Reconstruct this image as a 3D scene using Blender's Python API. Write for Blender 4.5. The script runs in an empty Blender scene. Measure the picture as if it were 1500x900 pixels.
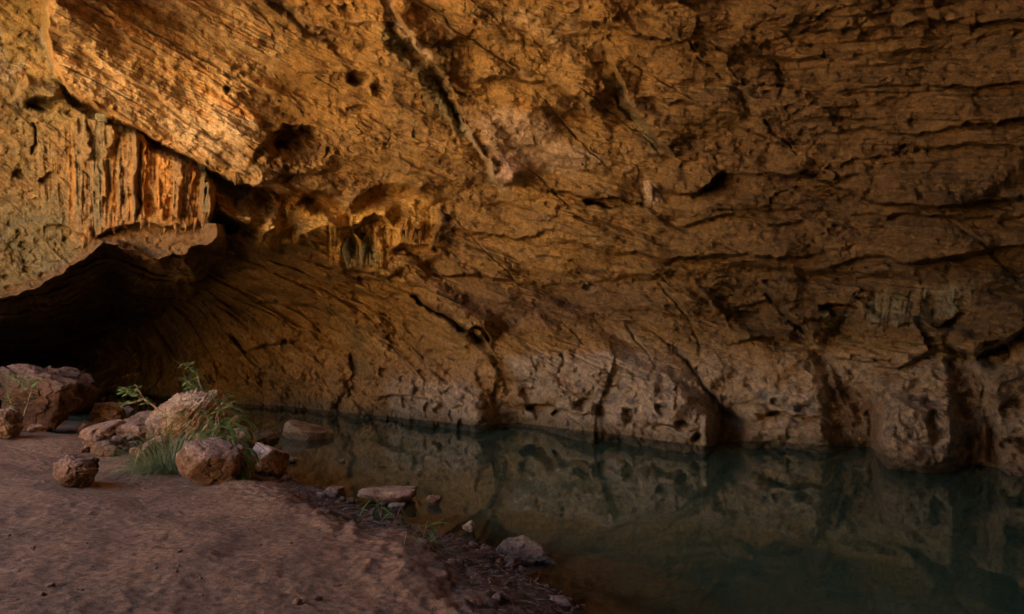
import bpy, bmesh, math, random
import numpy as np
from mathutils import Vector, Matrix

C = bpy.context.scene.collection
F32 = np.float32
CAMZ = 2.0
BERM = 4.3
FPX = 1000.0
PITCH = math.atan(50.0 / FPX)

# ------------------------------------------------------------------ numpy noise
_rng = np.random.RandomState(7)
PERM = _rng.permutation(256).astype(np.int32)
PERM = np.concatenate([PERM, PERM, PERM])
GR = _rng.normal(size=(256, 3)).astype(F32)
GR /= np.linalg.norm(GR, axis=1)[:, None]
RND = _rng.rand(256, 4).astype(F32)

def perlin(x, y, z):
    x = np.asarray(x, F32); y = np.asarray(y, F32); z = np.asarray(z, F32)
    x, y, z = np.broadcast_arrays(x, y, z)
    xi = np.floor(x); yi = np.floor(y); zi = np.floor(z)
    xf = x - xi; yf = y - yi; zf = z - zi
    xi = xi.astype(np.int32) & 255; yi = yi.astype(np.int32) & 255; zi = zi.astype(np.int32) & 255
    u = xf * xf * xf * (xf * (xf * 6 - 15) + 10)
    v = yf * yf * yf * (yf * (yf * 6 - 15) + 10)
    w = zf * zf * zf * (zf * (zf * 6 - 15) + 10)
    out = 0
    for dx in (0, 1):
        pa = PERM[xi + dx]; wx = u if dx else 1 - u
        for dy in (0, 1):
            pb = PERM[pa + yi + dy]; wy = v if dy else 1 - v
            for dz in (0, 1):
                h = PERM[pb + zi + dz] & 255
                g = GR[h]
                d = g[..., 0] * (xf - dx) + g[..., 1] * (yf - dy) + g[..., 2] * (zf - dz)
                out = out + d * (wx * wy * (w if dz else 1 - w))
    return out * 1.6

def fbm(x, y, z, octv=4, gain=.5, lac=2.03, ridge=False):
    a = 1.0; s = 0; t = 0
    for i in range(octv):
        n = perlin(x + 17.3 * i, y - 5.1 * i, z + 3.7 * i)
        if ridge: n = 1 - 2 * np.abs(n)
        s = s + a * n; t += a
        a *= gain; x = x * lac; y = y * lac; z = z * lac
    return s / t

def worley(x, y, z, seed=0):
    """F1, F2-F1, facet height (random plane of the nearest cell), cell random"""
    x = np.asarray(x, F32); y = np.asarray(y, F32); z = np.asarray(z, F32)
    xi = np.floor(x).astype(np.int32); yi = np.floor(y).astype(np.int32); zi = np.floor(z).astype(np.int32)
    f1 = np.full(x.shape, 9, F32); f2 = f1.copy(); fac = np.zeros(x.shape, F32); rid = np.zeros(x.shape, np.int32)
    for dx in (-1, 0, 1):
        for dy in (-1, 0, 1):
            for dz in (-1, 0, 1):
                cx = xi + dx; cy = yi + dy; cz = zi + dz
                h = PERM[PERM[PERM[(cx + seed) & 255] + (cy & 255)] + (cz & 255)] & 255
                r = RND[h]
                ex = x - cx - r[..., 0]; ey = y - cy - r[..., 1]; ez = z - cz - r[..., 2]
                d = np.sqrt(ex * ex + ey * ey + ez * ez)
                g = GR[(h * 7 + 31) & 255]
                near = d < f1
                f2 = np.where(near, f1, np.minimum(f2, d))
                f1 = np.where(near, d, f1)
                fac = np.where(near, ex * g[..., 0] + ey * g[..., 1] + ez * g[..., 2] + (r[..., 3] - .5) * .6, fac)
                rid = np.where(near, h, rid)
    return f1, f2 - f1, fac, RND[rid][..., 3]

def sstep(a, b, x):
    t = np.clip((x - a) / (b - a), 0, 1)
    return t * t * (3 - 2 * t)

def poly_dist(px, py, pts):
    """distance to a polyline, signed side (+ = left of travel), fraction along"""
    best = np.full(px.shape, 1e9, F32); side = np.zeros(px.shape, F32); par = np.zeros(px.shape, F32)
    L = [0]
    for a, b in zip(pts[:-1], pts[1:]): L.append(L[-1] + math.hypot(b[0] - a[0], b[1] - a[1]))
    for i, (a, b) in enumerate(zip(pts[:-1], pts[1:])):
        ax, ay = a[0], a[1]; bx, by = b[0], b[1]
        dx = bx - ax; dy = by - ay; l2 = dx * dx + dy * dy
        t = np.clip(((px - ax) * dx + (py - ay) * dy) / l2, 0, 1)
        qx = px - ax - t * dx; qy = py - ay - t * dy
        d = np.sqrt(qx * qx + qy * qy)
        s = np.where(dx * (py - ay) - dy * (px - ax) > 0, 1.0, -1.0)
        n = d < best
        best = np.where(n, d, best); side = np.where(n, s, side)
        par = np.where(n, (L[i] + t * (L[i + 1] - L[i])) / L[-1], par)
    return best, side, par

def in_poly(px, py, pts):
    ins = np.zeros(px.shape, bool); n = len(pts)
    for i in range(n):
        x1, y1 = pts[i]; x2, y2 = pts[(i + 1) % n]
        c = ((y1 > py) != (y2 > py)) & (px < (x2 - x1) * (py - y1) / ((y2 - y1) or 1e-9) + x1)
        ins ^= c
    return ins

def sd_poly(px, py, pts):
    d, _, _ = poly_dist(px, py, list(pts) + [pts[0]])
    return np.where(in_poly(px, py, pts), d, -d)      # positive inside

# ------------------------------------------------------------------ materials
def new_mat(name):
    m = bpy.data.materials.new(name); m.use_nodes = True
    nt = m.node_tree; nt.nodes.clear()
    return m, nt.nodes, nt.links

def stone_mat(name, tint=(1, 1, 1), scale=1.0, bump=1.0, attr=True, base=(.3, .2, .1), dark=(.12, .07, .035), rough=.92, micro=1.0):
    m, N, L = new_mat(name)
    out = N.new('ShaderNodeOutputMaterial'); p = N.new('ShaderNodeBsdfPrincipled')
    p.inputs['Roughness'].default_value = rough
    p.inputs['Specular IOR Level'].default_value = .25
    L.new(p.outputs[0], out.inputs[0])
    tc = N.new('ShaderNodeTexCoord')
    def noise(s, det=6, ro=.6, dist=0.0, vec=None):
        n = N.new('ShaderNodeTexNoise'); n.inputs['Scale'].default_value = s * scale
        n.inputs['Detail'].default_value = det; n.inputs['Roughness'].default_value = ro
        n.inputs['Distortion'].default_value = dist
        L.new(vec or tc.outputs['Object'], n.inputs['Vector']); return n
    if attr:
        c = N.new('ShaderNodeAttribute'); c.attribute_name = 'Col'; col = c.outputs['Color']
    else:
        mx = N.new('ShaderNodeMix'); mx.data_type = 'RGBA'
        n0 = noise(3.0, 5)
        r0 = N.new('ShaderNodeValToRGB'); r0.color_ramp.elements[0].position = .38; r0.color_ramp.elements[1].position = .62
        L.new(n0.outputs[0], r0.inputs[0]); L.new(r0.outputs[0], mx.inputs['Factor'])
        mx.inputs['A'].default_value = (*dark, 1); mx.inputs['B'].default_value = (*base, 1)
        col = mx.outputs['Result']
    # mottling that belongs to the stone
    n1 = noise(9, 8, .7, .3)
    mr = N.new('ShaderNodeMapRange'); mr.inputs['From Min'].default_value = .3; mr.inputs['From Max'].default_value = .7
    mr.inputs['To Min'].default_value = .42; mr.inputs['To Max'].default_value = 1.5
    L.new(n1.outputs[0], mr.inputs[0])
    n2 = noise(45, 5, .65)
    mr2 = N.new('ShaderNodeMapRange'); mr2.inputs['From Min'].default_value = .3; mr2.inputs['From Max'].default_value = .7
    mr2.inputs['To Min'].default_value = .72; mr2.inputs['To Max'].default_value = 1.25
    L.new(n2.outputs[0], mr2.inputs[0])
    mu = N.new('ShaderNodeMath'); mu.operation = 'MULTIPLY'; L.new(mr.outputs[0], mu.inputs[0]); L.new(mr2.outputs[0], mu.inputs[1])
    vm = N.new('ShaderNodeVectorMath'); vm.operation = 'SCALE'; L.new(col, vm.inputs[0]); L.new(mu.outputs[0], vm.inputs['Scale'])
    L.new(vm.outputs[0], p.inputs['Base Color'])
    b1 = N.new('ShaderNodeBump'); b1.inputs['Strength'].default_value = .9 * bump; b1.inputs['Distance'].default_value = .09 / scale
    nb = noise(7, 10, .68, .4); L.new(nb.outputs[0], b1.inputs['Height'])
    b2 = N.new('ShaderNodeBump'); b2.inputs['Strength'].default_value = .8 * micro; b2.inputs['Distance'].default_value = .028 / scale
    nc = noise(38, 8, .7, .2); L.new(nc.outputs[0], b2.inputs['Height']); L.new(b1.outputs[0], b2.inputs['Normal'])
    L.new(b2.outputs[0], p.inputs['Normal'])
    return m

def simple_mat(name, col, rough=.6, var=.35, trans=0.0, scale=12, bump=0):
    m, N, L = new_mat(name)
    out = N.new('ShaderNodeOutputMaterial'); p = N.new('ShaderNodeBsdfPrincipled')
    p.inputs['Roughness'].default_value = rough; p.inputs['Specular IOR Level'].default_value = .4
    tc = N.new('ShaderNodeTexCoord'); n = N.new('ShaderNodeTexNoise'); n.inputs['Scale'].default_value = scale
    n.inputs['Detail'].default_value = 4
    L.new(tc.outputs['Object'], n.inputs['Vector'])
    mr = N.new('ShaderNodeMapRange'); mr.inputs['From Min'].default_value = .3; mr.inputs['From Max'].default_value = .7
    mr.inputs['To Min'].default_value = 1 - var; mr.inputs['To Max'].default_value = 1 + var
    L.new(n.outputs[0], mr.inputs[0])
    vm = N.new('ShaderNodeVectorMath'); vm.operation = 'SCALE'; vm.inputs[0].default_value = col; L.new(mr.outputs[0], vm.inputs['Scale'])
    L.new(vm.outputs[0], p.inputs['Base Color'])
    if trans:
        t = N.new('ShaderNodeBsdfTranslucent'); L.new(vm.outputs[0], t.inputs[0])
        mx = N.new('ShaderNodeMixShader'); mx.inputs[0].default_value = trans
        L.new(p.outputs[0], mx.inputs[1]); L.new(t.outputs[0], mx.inputs[2]); L.new(mx.outputs[0], out.inputs[0])
    else:
        L.new(p.outputs[0], out.inputs[0])
    return m

M_WALL = stone_mat('cave_rock', scale=1.0, bump=1.0)
M_SAND = stone_mat('red_sand', scale=2.2, bump=.5, micro=1.0, rough=.95)
M_ROOF = stone_mat('rough_rock', attr=False, base=(.30, .16, .06), dark=(.16, .08, .03))
M_ROOFD = stone_mat('dark_rough_rock', attr=False, base=(.16, .09, .04), dark=(.09, .05, .025))  # darkened so the added unseen wall bounces less light
M_GRASS = simple_mat('grass_blade', (.24, .33, .15), .5, .4, .3)
M_LEAF = simple_mat('green_leaf', (.20, .32, .10), .4, .35, .3)
M_REED = simple_mat('reed_leaf', (.12, .25, .07), .38, .35, .25)
M_STEM = simple_mat('woody_stem', (.34, .23, .14), .8)
M_STRAW = simple_mat('dry_straw', (.36, .28, .17), .7, .4, .2)
M_DRY = simple_mat('dry_litter', (.20, .13, .085), .85, .7, scale=9)
M_ROOT = simple_mat('hanging_root_bark', (.12, .085, .05), .85, .4)
M_DRIP = stone_mat('dripstone', attr=False, base=(.42, .22, .07), dark=(.22, .11, .04), scale=2)
M_DRIPG = stone_mat('green_dripstone', attr=False, base=(.26, .23, .12), dark=(.15, .13, .06), scale=2)
M_PALE = stone_mat('pale_dripstone', attr=False, base=(.52, .36, .21), dark=(.34, .22, .12), scale=2)

# ------------------------------------------------------------------ object helpers
def link_mesh(name, verts, faces, mat, parent=None, smooth=True, col=None, attrs=None):
    me = bpy.data.meshes.new(name)
    verts = np.asarray(verts, F32); faces = np.asarray(faces, np.int32)
    k = faces.shape[1]
    me.vertices.add(len(verts)); me.vertices.foreach_set('co', verts.ravel())
    me.loops.add(faces.size); me.loops.foreach_set('vertex_index', faces.ravel())
    me.polygons.add(len(faces)); me.polygons.foreach_set('loop_start', np.arange(0, faces.size, k, dtype=np.int32))
    me.polygons.foreach_set('loop_total', np.full(len(faces), k, np.int32))
    if smooth: me.polygons.foreach_set('use_smooth', np.ones(len(faces), bool))
    me.update(calc_edges=True); me.validate()
    if col is not None:
        a = me.attributes.new('Col', 'FLOAT_COLOR', 'POINT')
        c4 = np.ones((len(verts), 4), F32); c4[:, :3] = col
        a.data.foreach_set('color', c4.ravel())
    for k_, v_ in (attrs or {}).items():
        a = me.attributes.new(k_, 'FLOAT', 'POINT'); a.data.foreach_set('value', np.asarray(v_, F32).ravel())
    me.materials.append(mat)
    o = bpy.data.objects.new(name, me); C.objects.link(o)
    if parent: o.parent = parent
    return o

def tag(o, label=None, cat=None, group=None, kind=None):
    if label: o['label'] = label
    if cat: o['category'] = cat
    if group: o['group'] = group
    if kind: o['kind'] = kind
    return o

def empty(name, loc):
    o = bpy.data.objects.new(name, None); o.location = loc; o.empty_display_size = .1; C.objects.link(o); return o

def grid_faces(nr, nc):
    i = np.arange(nr * nc).reshape(nr, nc)
    return np.stack([i[:-1, :-1], i[1:, :-1], i[1:, 1:], i[:-1, 1:]], -1).reshape(-1, 4)

def ray_xyz(u, v, Y):
    """point of forward distance Y seen at photo pixel (u, v)"""
    a = (u - 750) / FPX; b = (450 - v) / FPX
    cy = math.cos(PITCH); sy = math.sin(PITCH)
    dy = cy - b * sy; dz = sy + b * cy
    k = Y / dy
    return a * k, Y + 0 * k, CAMZ + dz * k

def on_plane(u, v, z):
    """ground position seen at pixel (u, v) when its height is z"""
    b = (450 - v) / FPX; cy = math.cos(PITCH); sy = math.sin(PITCH)
    dy = cy - b * sy; dz = sy + b * cy
    k = (z - CAMZ) / dz
    return (u - 750) / FPX * k, dy * k

# ================================================================== THE CAVE WALL
WL = [(-900, 556), (0, 566), (200, 578), (340, 593), (430, 598), (480, 605), (560, 611), (650, 621), (700, 625), (760, 622), (840, 632),
      (900, 637), (960, 646), (1040, 656), (1060, 648), (1130, 648), (1200, 654), (1275, 657), (1292, 668), (1350, 677), (1420, 684), (1500, 690), (1800, 735), (2300, 800)]
def waterline(u): return np.interp(u, [p[0] for p in WL], [p[1] for p in WL])

UC = [-900, -300, 0, 150, 320, 500, 700, 900, 1100, 1300, 1500, 1900, 2400]
VR = [-400, -150, 0, 150, 300, 400, 460, 520]
DT = [
    [7.0, 7.3, 7.5, 7.6, 7.7, 7.7, 7.5, 7.3, 7.0, 6.7, 6.3, 5.6, 5.0],
    [9.2, 9.4, 9.6, 9.8, 9.9, 9.8, 9.5, 9.1, 8.7, 8.2, 7.7, 6.6, 5.6],
    [11.0, 11.2, 11.2, 11.3, 11.5, 11.5, 11.1, 10.6, 10.0, 9.3, 8.6, 7.2, 6.0],
    [13.5, 13.5, 13.2, 13.3, 13.4, 13.2, 12.7, 12.0, 11.2, 10.4, 9.4, 7.7, 6.3],
    [17, 17, 16, 15.2, 14.7, 14.5, 14.4, 13.4, 12.3, 11.3, 10.1, 8.1, 6.5],
    [28, 28, 26, 22.5, 18.0, 16.8, 15.4, 14.2, 13.0, 11.9, 10.6, 8.4, 6.6],
    [31, 31, 30, 27.5, 20.8, 18.2, 16.1, 14.8, 13.5, 12.35, 11.0, 8.7, 6.7],
    [33, 33, 32, 29.5, 21.6, 18.7, 16.4, 15.0, 13.6, 12.4, 11.0, 8.7, 6.7],
]
def catmull(xs, ys, x):
    """monotone-ish cubic through columns of ys (K, ...) at x"""
    xs = np.array(xs, float); m = np.gradient(ys, xs, axis=0)
    i = np.clip(np.searchsorted(xs, x) - 1, 0, len(xs) - 2)
    h = xs[i + 1] - xs[i]; t = (x - xs[i]) / h
    h00 = 2 * t**3 - 3 * t**2 + 1; h10 = t**3 - 2 * t**2 + t; h01 = -2 * t**3 + 3 * t**2; h11 = t**3 - t**2
    return i, h, h00, h10, h01, h11, m
def base_depth(u, v):
    T = np.array(DT, float)
    # interpolate along u first on each row, then along v
    i, h, a, b, c, d, m = catmull(UC, T.T, np.clip(u, UC[0], UC[-1]))
    def row(r): return a * T[r, i] + b * h * m[i, r] + c * T[r, i + 1] + d * h * m[i + 1, r]
    rows = np.stack([row(r) for r in range(len(VR))])
    vv = np.clip(v, VR[0], VR[-1]); xs = np.array(VR, float)
    mr = np.gradient(rows, xs, axis=0)
    j = np.clip(np.searchsorted(xs, vv) - 1, 0, len(xs) - 2)
    h = xs[j + 1] - xs[j]; t = (vv - xs[j]) / h
    tk = lambda A, jj: np.take_along_axis(A, jj[None], 0)[0]
    Y = (2*t**3-3*t**2+1) * tk(rows, j) + (t**3-2*t**2+t) * h * tk(mr, j) + (-2*t**3+3*t**2) * tk(rows, j+1) + (t**3-t**2) * h * tk(mr, j+1)
    # the foot of the wall meets the water exactly on the shoreline seen in the photograph
    wl = waterline(u)
    _, Yw = on_plane(u, wl, 0.0)
    k = sstep(520, 1.0, 1 - 0) * 0 + np.clip((v - 515) / np.maximum(wl - 515, 5), 0, 1)
    k = k * k * (3 - 2 * k)
    return Y * (1 - k) + Yw * k

# grid in photo pixels, denser inside the frame
us = np.concatenate([np.arange(-900, -200, 14), np.arange(-200, -30, 5), np.arange(-30, 1530, 1.28), np.arange(1530, 1800, 4), np.arange(1800, 2300, 14)]).astype(F32)
NV = 640
tt = np.concatenate([np.linspace(0, .12, 30, endpoint=False), np.linspace(.12, 1, NV - 30)]).astype(F32)
# t in 0..0.12 covers v -400..-20, the rest down to 30 px under the waterline
U = np.broadcast_to(us[None, :], (NV, len(us))).astype(F32).copy()
wlr = waterline(us)[None, :]
V = np.where(tt[:, None] < .12, -400 + tt[:, None] / .12 * 380, -20 + (tt[:, None] - .12) / .88 * (wlr + 34 - -20)).astype(F32)

# domain warp (pixels) so that traced edges come out ragged
w1 = fbm(U / 46, V / 46, 1.5, 4); w2 = fbm(U / 46, V / 46, 9.5, 4)
w5 = perlin(U / 110, V / 110, 77.7)
w3 = fbm(U / 13, V / 13, 21.5, 3, .6); w4 = fbm(U / 13, V / 13, 29.5, 3, .6)
Uw = U + 13 * w1 + 3 * w3; Vw = V + 13 * w2 + 3 * w4
Y0 = base_depth(U, V).astype(F32)

# ---- the mass of rock hanging on the left, with the black passage under it
MASS = [(-950, -60), (-100, -60), (64, -60), (66, 60), (78, 112), (120, 152), (190, 190), (270, 232), (318, 262), (316, 300), (312, 345),
        (270, 372), (225, 376), (180, 362), (150, 358), (128, 376), (92, 402), (50, 420), (0, 432), (-300, 470), (-950, 500)]
sdm = sd_poly(Uw, Vw, MASS)
Ym = 12.0 + (V - 100) / 300 * .6 + .5 * np.exp(-((U - 60) / 140) ** 2) + np.where(V > 300, (V - 300) / 130 * -.5, 0) + (U / 300) * .5
prof = sstep(-3, 12, sdm)                      # in front
under = np.clip(-sdm / 34, 0, 1)               # underside runs back from the lip
below = (Vw > 330) & (U < 330)
Yu = Ym + 3.5 * under ** .8
Yd = np.where(below, np.where(-sdm < 34, np.minimum(Yu, Y0), np.minimum(Y0, Ym + 3.5 + (-sdm - 34) * .16)), Y0)
Yd = Yd * (1 - prof) + Ym * prof
Yd = np.where(below & (sdm < 0) & (sdm > -3), Ym, Yd)
mass_m = sstep(-2, 4, sdm)

H = np.zeros_like(Yd)                            # relief, metres towards the viewer

def band(pts, pad):
    xs = [p[0] for p in pts]; ys = [p[1] for p in pts]
    r = (U > min(xs) - pad) & (U < max(xs) + pad) & (V > min(ys) - pad) & (V < max(ys) + pad)
    return np.nonzero(r)

def ledge(pts, h, w=40, sharp=3.0, back=.35):
    """rock above (left of travel when going right->left ... see sign) stands h metres proud along a sharp lip.
    pts run left to right: the side ABOVE the line is proud, falling away over w pixels; just below, an undercut"""
    global H
    idx = band(pts, w * 2.2)
    d, s, t = poly_dist(Uw[idx], Vw[idx], pts)
    s = -s                                       # + above the line
    sd = d * s
    ends = sstep(0, .16, t) * sstep(0, .16, 1 - t)
    d_end = np.exp(-(np.maximum(d, 0) / (w * 1.6)) ** 4)
    up = np.where(sd > 0, np.exp(-(sd / w) ** 2), 0) * h
    dn = np.where(sd <= 0, -back * h * np.exp(-((-sd) / (w * .55)) ** 1.5), 0)
    bl = sstep(-sharp, sharp, sd)
    h = h * (.35 + .9 * sstep(-.4, .4, w5[idx] + .06 * w4[idx]))
    H[idx] += (h * np.exp(-(np.maximum(sd, 0) / w) ** 2) * bl - back * h * np.exp(-(np.maximum(-sd, 0) / (w * .6)) ** 1.5) * (1 - bl)) * ends * d_end

def groove(pts, depth, w=4):
    idx = band(pts, w * 5 + 8)
    d, s, t = poly_dist(Uw[idx], Vw[idx], pts)
    wv = w * (.4 + 1.6 * np.abs(w1[idx] + .5 * w3[idx]))
    H[idx] -= depth * (.3 + .8 * sstep(-.3, .3, w2[idx] + .2 * w4[idx])) * np.exp(-(d / wv) ** 2) * sstep(0, .08, t) * sstep(0, .08, 1 - t)

def ridge(pts, h, w=8):
    groove(pts, -h, w)

def pit(cx, cy, rx, ry, depth, rot=0, top=.25, bot=.8):
    """hollow with a sharp upper rim and a soft sill"""
    pts = [(cx - rx * 1.4, cy - ry * 1.5 - rx * .6 * abs(math.sin(rot))), (cx + rx * 1.4, cy + ry * 1.5 + rx * .6 * abs(math.sin(rot)))]
    idx = band(pts, 6)
    x = Uw[idx] - cx; y = Vw[idx] - cy
    c, s_ = math.cos(rot), math.sin(rot)
    xr = (x * c + y * s_) / rx; yr = (-x * s_ + y * c) / ry
    r = np.sqrt(xr * xr + yr * yr)
    edge = bot + (top - bot) * sstep(.35, -.35, yr / np.maximum(r, .05)); r = r + .22 * w3[idx] + .12 * w1[idx]
    H[idx] -= depth * sstep(0, 1, (1.05 - r) / edge)

def region(pts, h, w=8, wt=None):
    """push a polygon by h metres with edge softness w"""
    idx = band(pts, w * 2)
    sd = sd_poly(Uw[idx], Vw[idx], pts)
    H[idx] += h * sstep(-w * .5, w, sd)

# ---- slab lip above the curtain
SLAB = [(64, -60), (66, 40), (70, 75), (90, 120), (128, 152), (180, 180), (240, 212), (290, 240), (340, 262), (372, 270)]
idx = band(SLAB, 280)
d, s, t = poly_dist(Uw[idx], Vw[idx], SLAB)
sd = -s * d
H[idx] += 1.1 * np.exp(-(np.maximum(sd, 0) / 95) ** 2) * sstep(-2.5, 2.5, sd)
ledge([(120, 62), (150, 100), (190, 120), (235, 142), (260, 170), (300, 200)], .14, 26, 3)
ledge([(150, 20), (190, 60), (240, 85), (262, 110)], .12, 22, 3)
ledge([(250, 0), (300, 45), (350, 90), (390, 120)], .10, 24, 3)
ledge([(60, 112), (90, 118), (120, 133), (150, 170)], .2, 20, 3)
# left mass details
region([(22, 150), (40, 112), (70, 122), (92, 140), (60, 146), (40, 156)], .35, 8)
ledge([(0, 112), (22, 130), (52, 138), (95, 140)], .3, 26, 3)
ledge([(0, 60), (30, 75), (62, 100)], .25, 24)
pit(28, 255, 9, 7, .16, .4); pit(75, 260, 20, 8, .15, -.3); pit(60, 155, 24, 12, .3)
ledge([(-20, 185), (10, 190), (30, 196)], .12, 14)
ledge([(60, 330), (95, 330), (140, 350)], .15, 20)
groove([(52, 180), (54, 215), (47, 232)], .1, 3)
# shelf under the curtain
ledge([(138, 352), (165, 335), (205, 330), (240, 336), (275, 335), (300, 322), (314, 300)], .28, 24, 2.5, .7)
# big hollow and the folds round it
pit(432, 222, 46, 42, .8, .15, .35, 1.0)
pit(395, 228, 26, 20, .35, -.4, .4, .9)
ledge([(330, 262), (352, 266), (372, 270), (410, 262), (450, 256), (500, 250)], .35, 30, 3, .5)
# orange niche
NICHE = [(368, 276), (405, 272), (450, 282), (490, 292), (510, 302), (560, 268), (600, 276), (640, 300), (645, 332), (620, 368), (585, 388),
         (560, 400), (520, 398), (480, 380), (440, 362), (400, 366), (362, 366), (368, 320)]
idx = band(NICHE, 30); sd = sd_poly(Uw[idx], Vw[idx], NICHE)
H[idx] -= .6 * sstep(-4, 16, sd) * sstep(420, 260, Vw[idx]) + .15 * sstep(-4, 8, sd)
pit(470, 300, 34, 18, .8, .1, .3, .9)
region([(410, 360), (440, 315), (470, 296), (500, 306), (518, 330), (500, 352), (450, 364)], .9, 34)
ridge([(400, 278), (404, 310), (394, 332), (376, 362)], .7, 10)
ridge([(424, 296), (420, 330), (412, 360)], .4, 9)
ledge([(500, 292), (518, 315), (522, 336), (548, 318), (580, 330)], .5, 26, 3, .2)
ledge([(590, 330), (612, 336), (626, 338)], .35, 14, 2.5, .5)
pit(606, 368, 34, 13, .45, .12, .3, .9)
pit(335, 335, 18, 10, .5)
# left-hand corner beside the curtain
region([(318, 262), (360, 280), (372, 300), (366, 360), (330, 368), (316, 340)], -.3, 14)
region([(300, 256), (372, 285), (420, 330), (400, 372), (340, 376), (300, 360)], 1.5, 26)
region([(380, 270), (500, 268), (620, 275), (650, 330), (620, 400), (500, 420), (380, 385)], .9, 50)
ridge([(408, 290), (404, 330), (392, 366)], .35, 10)
ridge([(440, 300), (432, 335), (424, 368)], .3, 9)
ridge([(560, 322), (556, 360), (560, 392)], .2, 7)
# pits in the upper wall
pit(524, 117, 17, 14, .45, .2); pit(554, 138, 14, 12, .3, .2); pit(333, 136, 7, 8, .25); pit(520, 165, 12, 8, .2)
# long curved groove top
groove([(385, 0), (425, 24), (450, 50), (490, 70), (530, 92)], .35, 7)
ledge([(388, -6), (428, 16), (455, 42), (500, 60), (535, 82)], .3, 20, 2.5)
# fracture with the pale blade
ledge([(553, -20), (600, 52), (640, 100), (668, 150), (690, 200), (722, 250), (748, 282)], .55, 36, 2.5, .5)
groove([(560, 30), (600, 70), (636, 110), (662, 160), (676, 190)], .3, 8)
ridge([(672, 170), (690, 200), (715, 235), (738, 272)], .4, 6)
region([(690, 160), (740, 140), (790, 158), (850, 215), (860, 240), (790, 262), (745, 280), (716, 240)], .30, 30)
ledge([(640, 150), (660, 190), (672, 206), (700, 212)], .25, 16)
ledge([(690, 120), (740, 118), (800, 120), (850, 145), (890, 170)], .5, 44, 3, .5)
ledge([(560, 60), (620, 62), (662, 60), (700, 45)], .2, 28, 3)
ledge([(720, 255), (760, 272), (810, 282), (860, 296), (900, 304), (942, 300)], .55, 40, 2.5, .7)
pit(895, 298, 46, 9, .75, .02, .35, .6)
ledge([(958, 268), (975, 282), (1010, 290), (1045, 272), (1058, 245)], .5, 34, 3, .4)
ledge([(880, 60), (900, 110), (925, 165), (960, 200), (1000, 230)], .28, 30, 3)
groove([(888, 130), (920, 175), (968, 222)], .2, 4)
ledge([(850, 25), (900, 40), (945, 55), (1000, 65), (1030, 85)], .3, 30)
ledge([(930, 140), (1000, 150), (1060, 172), (1100, 190), (1170, 225)], .3, 32)
groove([(1118, 175), (1145, 200), (1172, 226)], .25, 4)
groove([(905, 15), (945, 55), (1010, 66), (1035, 95)], .15, 4)
# beds on the right
ledge([(1310, 48), (1340, 32), (1400, 30), (1450, 34), (1540, 28)], .3, 34, 2.5)
ledge([(1195, 146), (1240, 128), (1300, 126), (1380, 128), (1540, 122)], .2, 38, 2.5)
ledge([(1050, 75), (1120, 60), (1200, 50), (1290, 48)], .2, 34)
ledge([(1180, 200), (1260, 188), (1340, 196), (1420, 180), (1540, 172)], .25, 34)
ledge([(1110, 250), (1190, 262), (1260, 290), (1320, 300), (1400, 302), (1540, 286)], .55, 46, 3, .6)
ledge([(1230, 310), (1290, 316), (1350, 318), (1440, 320), (1540, 318)], .3, 28)
ledge([(820, 345), (880, 372), (960, 378), (1060, 372), (1140, 380), (1220, 372)], .4, 40, 3)
ledge([(1200, 390), (1270, 378), (1340, 384), (1420, 372), (1540, 356)], .5, 40, 3, .6)
ledge([(980, 330), (1060, 320), (1130, 326), (1200, 322)], .28, 30)
ledge([(640, 330), (700, 348), (760, 352), (820, 330)], .3, 30)
ledge([(600, 392), (660, 402), (740, 412), (830, 420), (920, 404), (1000, 398)], .3, 36)
ledge([(350, 370), (400, 362), (440, 372), (500, 395), (560, 402), (600, 392)], .35, 20, 2.5, .4)
ledge([(300, 400), (380, 392), (450, 410), (520, 430), (590, 440), (640, 468)], .3, 30)
ledge([(330, 440), (400, 440), (460, 452), (530, 478), (580, 500)], .25, 30)
# diagonal fracture in the middle
ledge([(570, 412), (612, 436), (650, 462), (690, 488), (722, 516)], .9, 40, 2, .7)
pit(702, 496, 16, 14, .5, .5); groove([(602, 432), (640, 456), (688, 492)], .8, 6)
# pedestal band near the water
ledge([(330, 522), (380, 505), (430, 500), (480, 498), (512, 520)], .25, 30, 4)
UND = [(520, 508), (560, 530), (610, 520), (660, 512), (722, 516)]
ledge(UND, .25, 40, 4)
region([(735, 520), (790, 512), (845, 522), (900, 505), (960, 512), (1000, 548), (1030, 585), (1048, 610), (1050, 690), (820, 690), (790, 600), (760, 560)], .45, 22)
region([(1090, 572), (1150, 560), (1200, 570), (1215, 620), (1260, 690), (1075, 690), (1090, 620)], .35, 20)
region([(1278, 600), (1300, 580), (1350, 585), (1398, 598), (1400, 700), (1285, 700)], .45, 14)
region([(560, 560), (600, 540), (690, 560), (722, 600), (735, 690), (560, 690)], .3, 18)
groove([(512, 515), (524, 545), (520, 572), (498, 592), (486, 606)], .55, 9)
region([(722, 520), (745, 535), (760, 575), (752, 610), (775, 640), (700, 650), (722, 600), (730, 560)], -.22, 14)
ledge([(845, 518), (818, 530), (822, 545), (850, 560)], .12, 10)
groove([(818, 520), (835, 530), (818, 548)], .15, 3)
groove([(985, 495), (1010, 540), (1040, 580), (1075, 612), (1105, 632)], .4, 5)
region([(1040, 595), (1075, 600), (1090, 640), (1085, 690), (1045, 690), (1038, 640)], -.4, 10)
region([(1190, 512), (1215, 508), (1250, 560), (1285, 600), (1294, 690), (1262, 690), (1232, 640), (1210, 580)], -.6, 22)
ridge([(1230, 530), (1262, 590), (1275, 655)], .25, 7)
ridge([(1212, 530), (1235, 590), (1255, 650)], .2, 6)
region([(1385, 530), (1420, 520), (1450, 575), (1470, 640), (1476, 710), (1418, 710), (1402, 640), (1400, 580)], -.6, 20)
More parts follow.
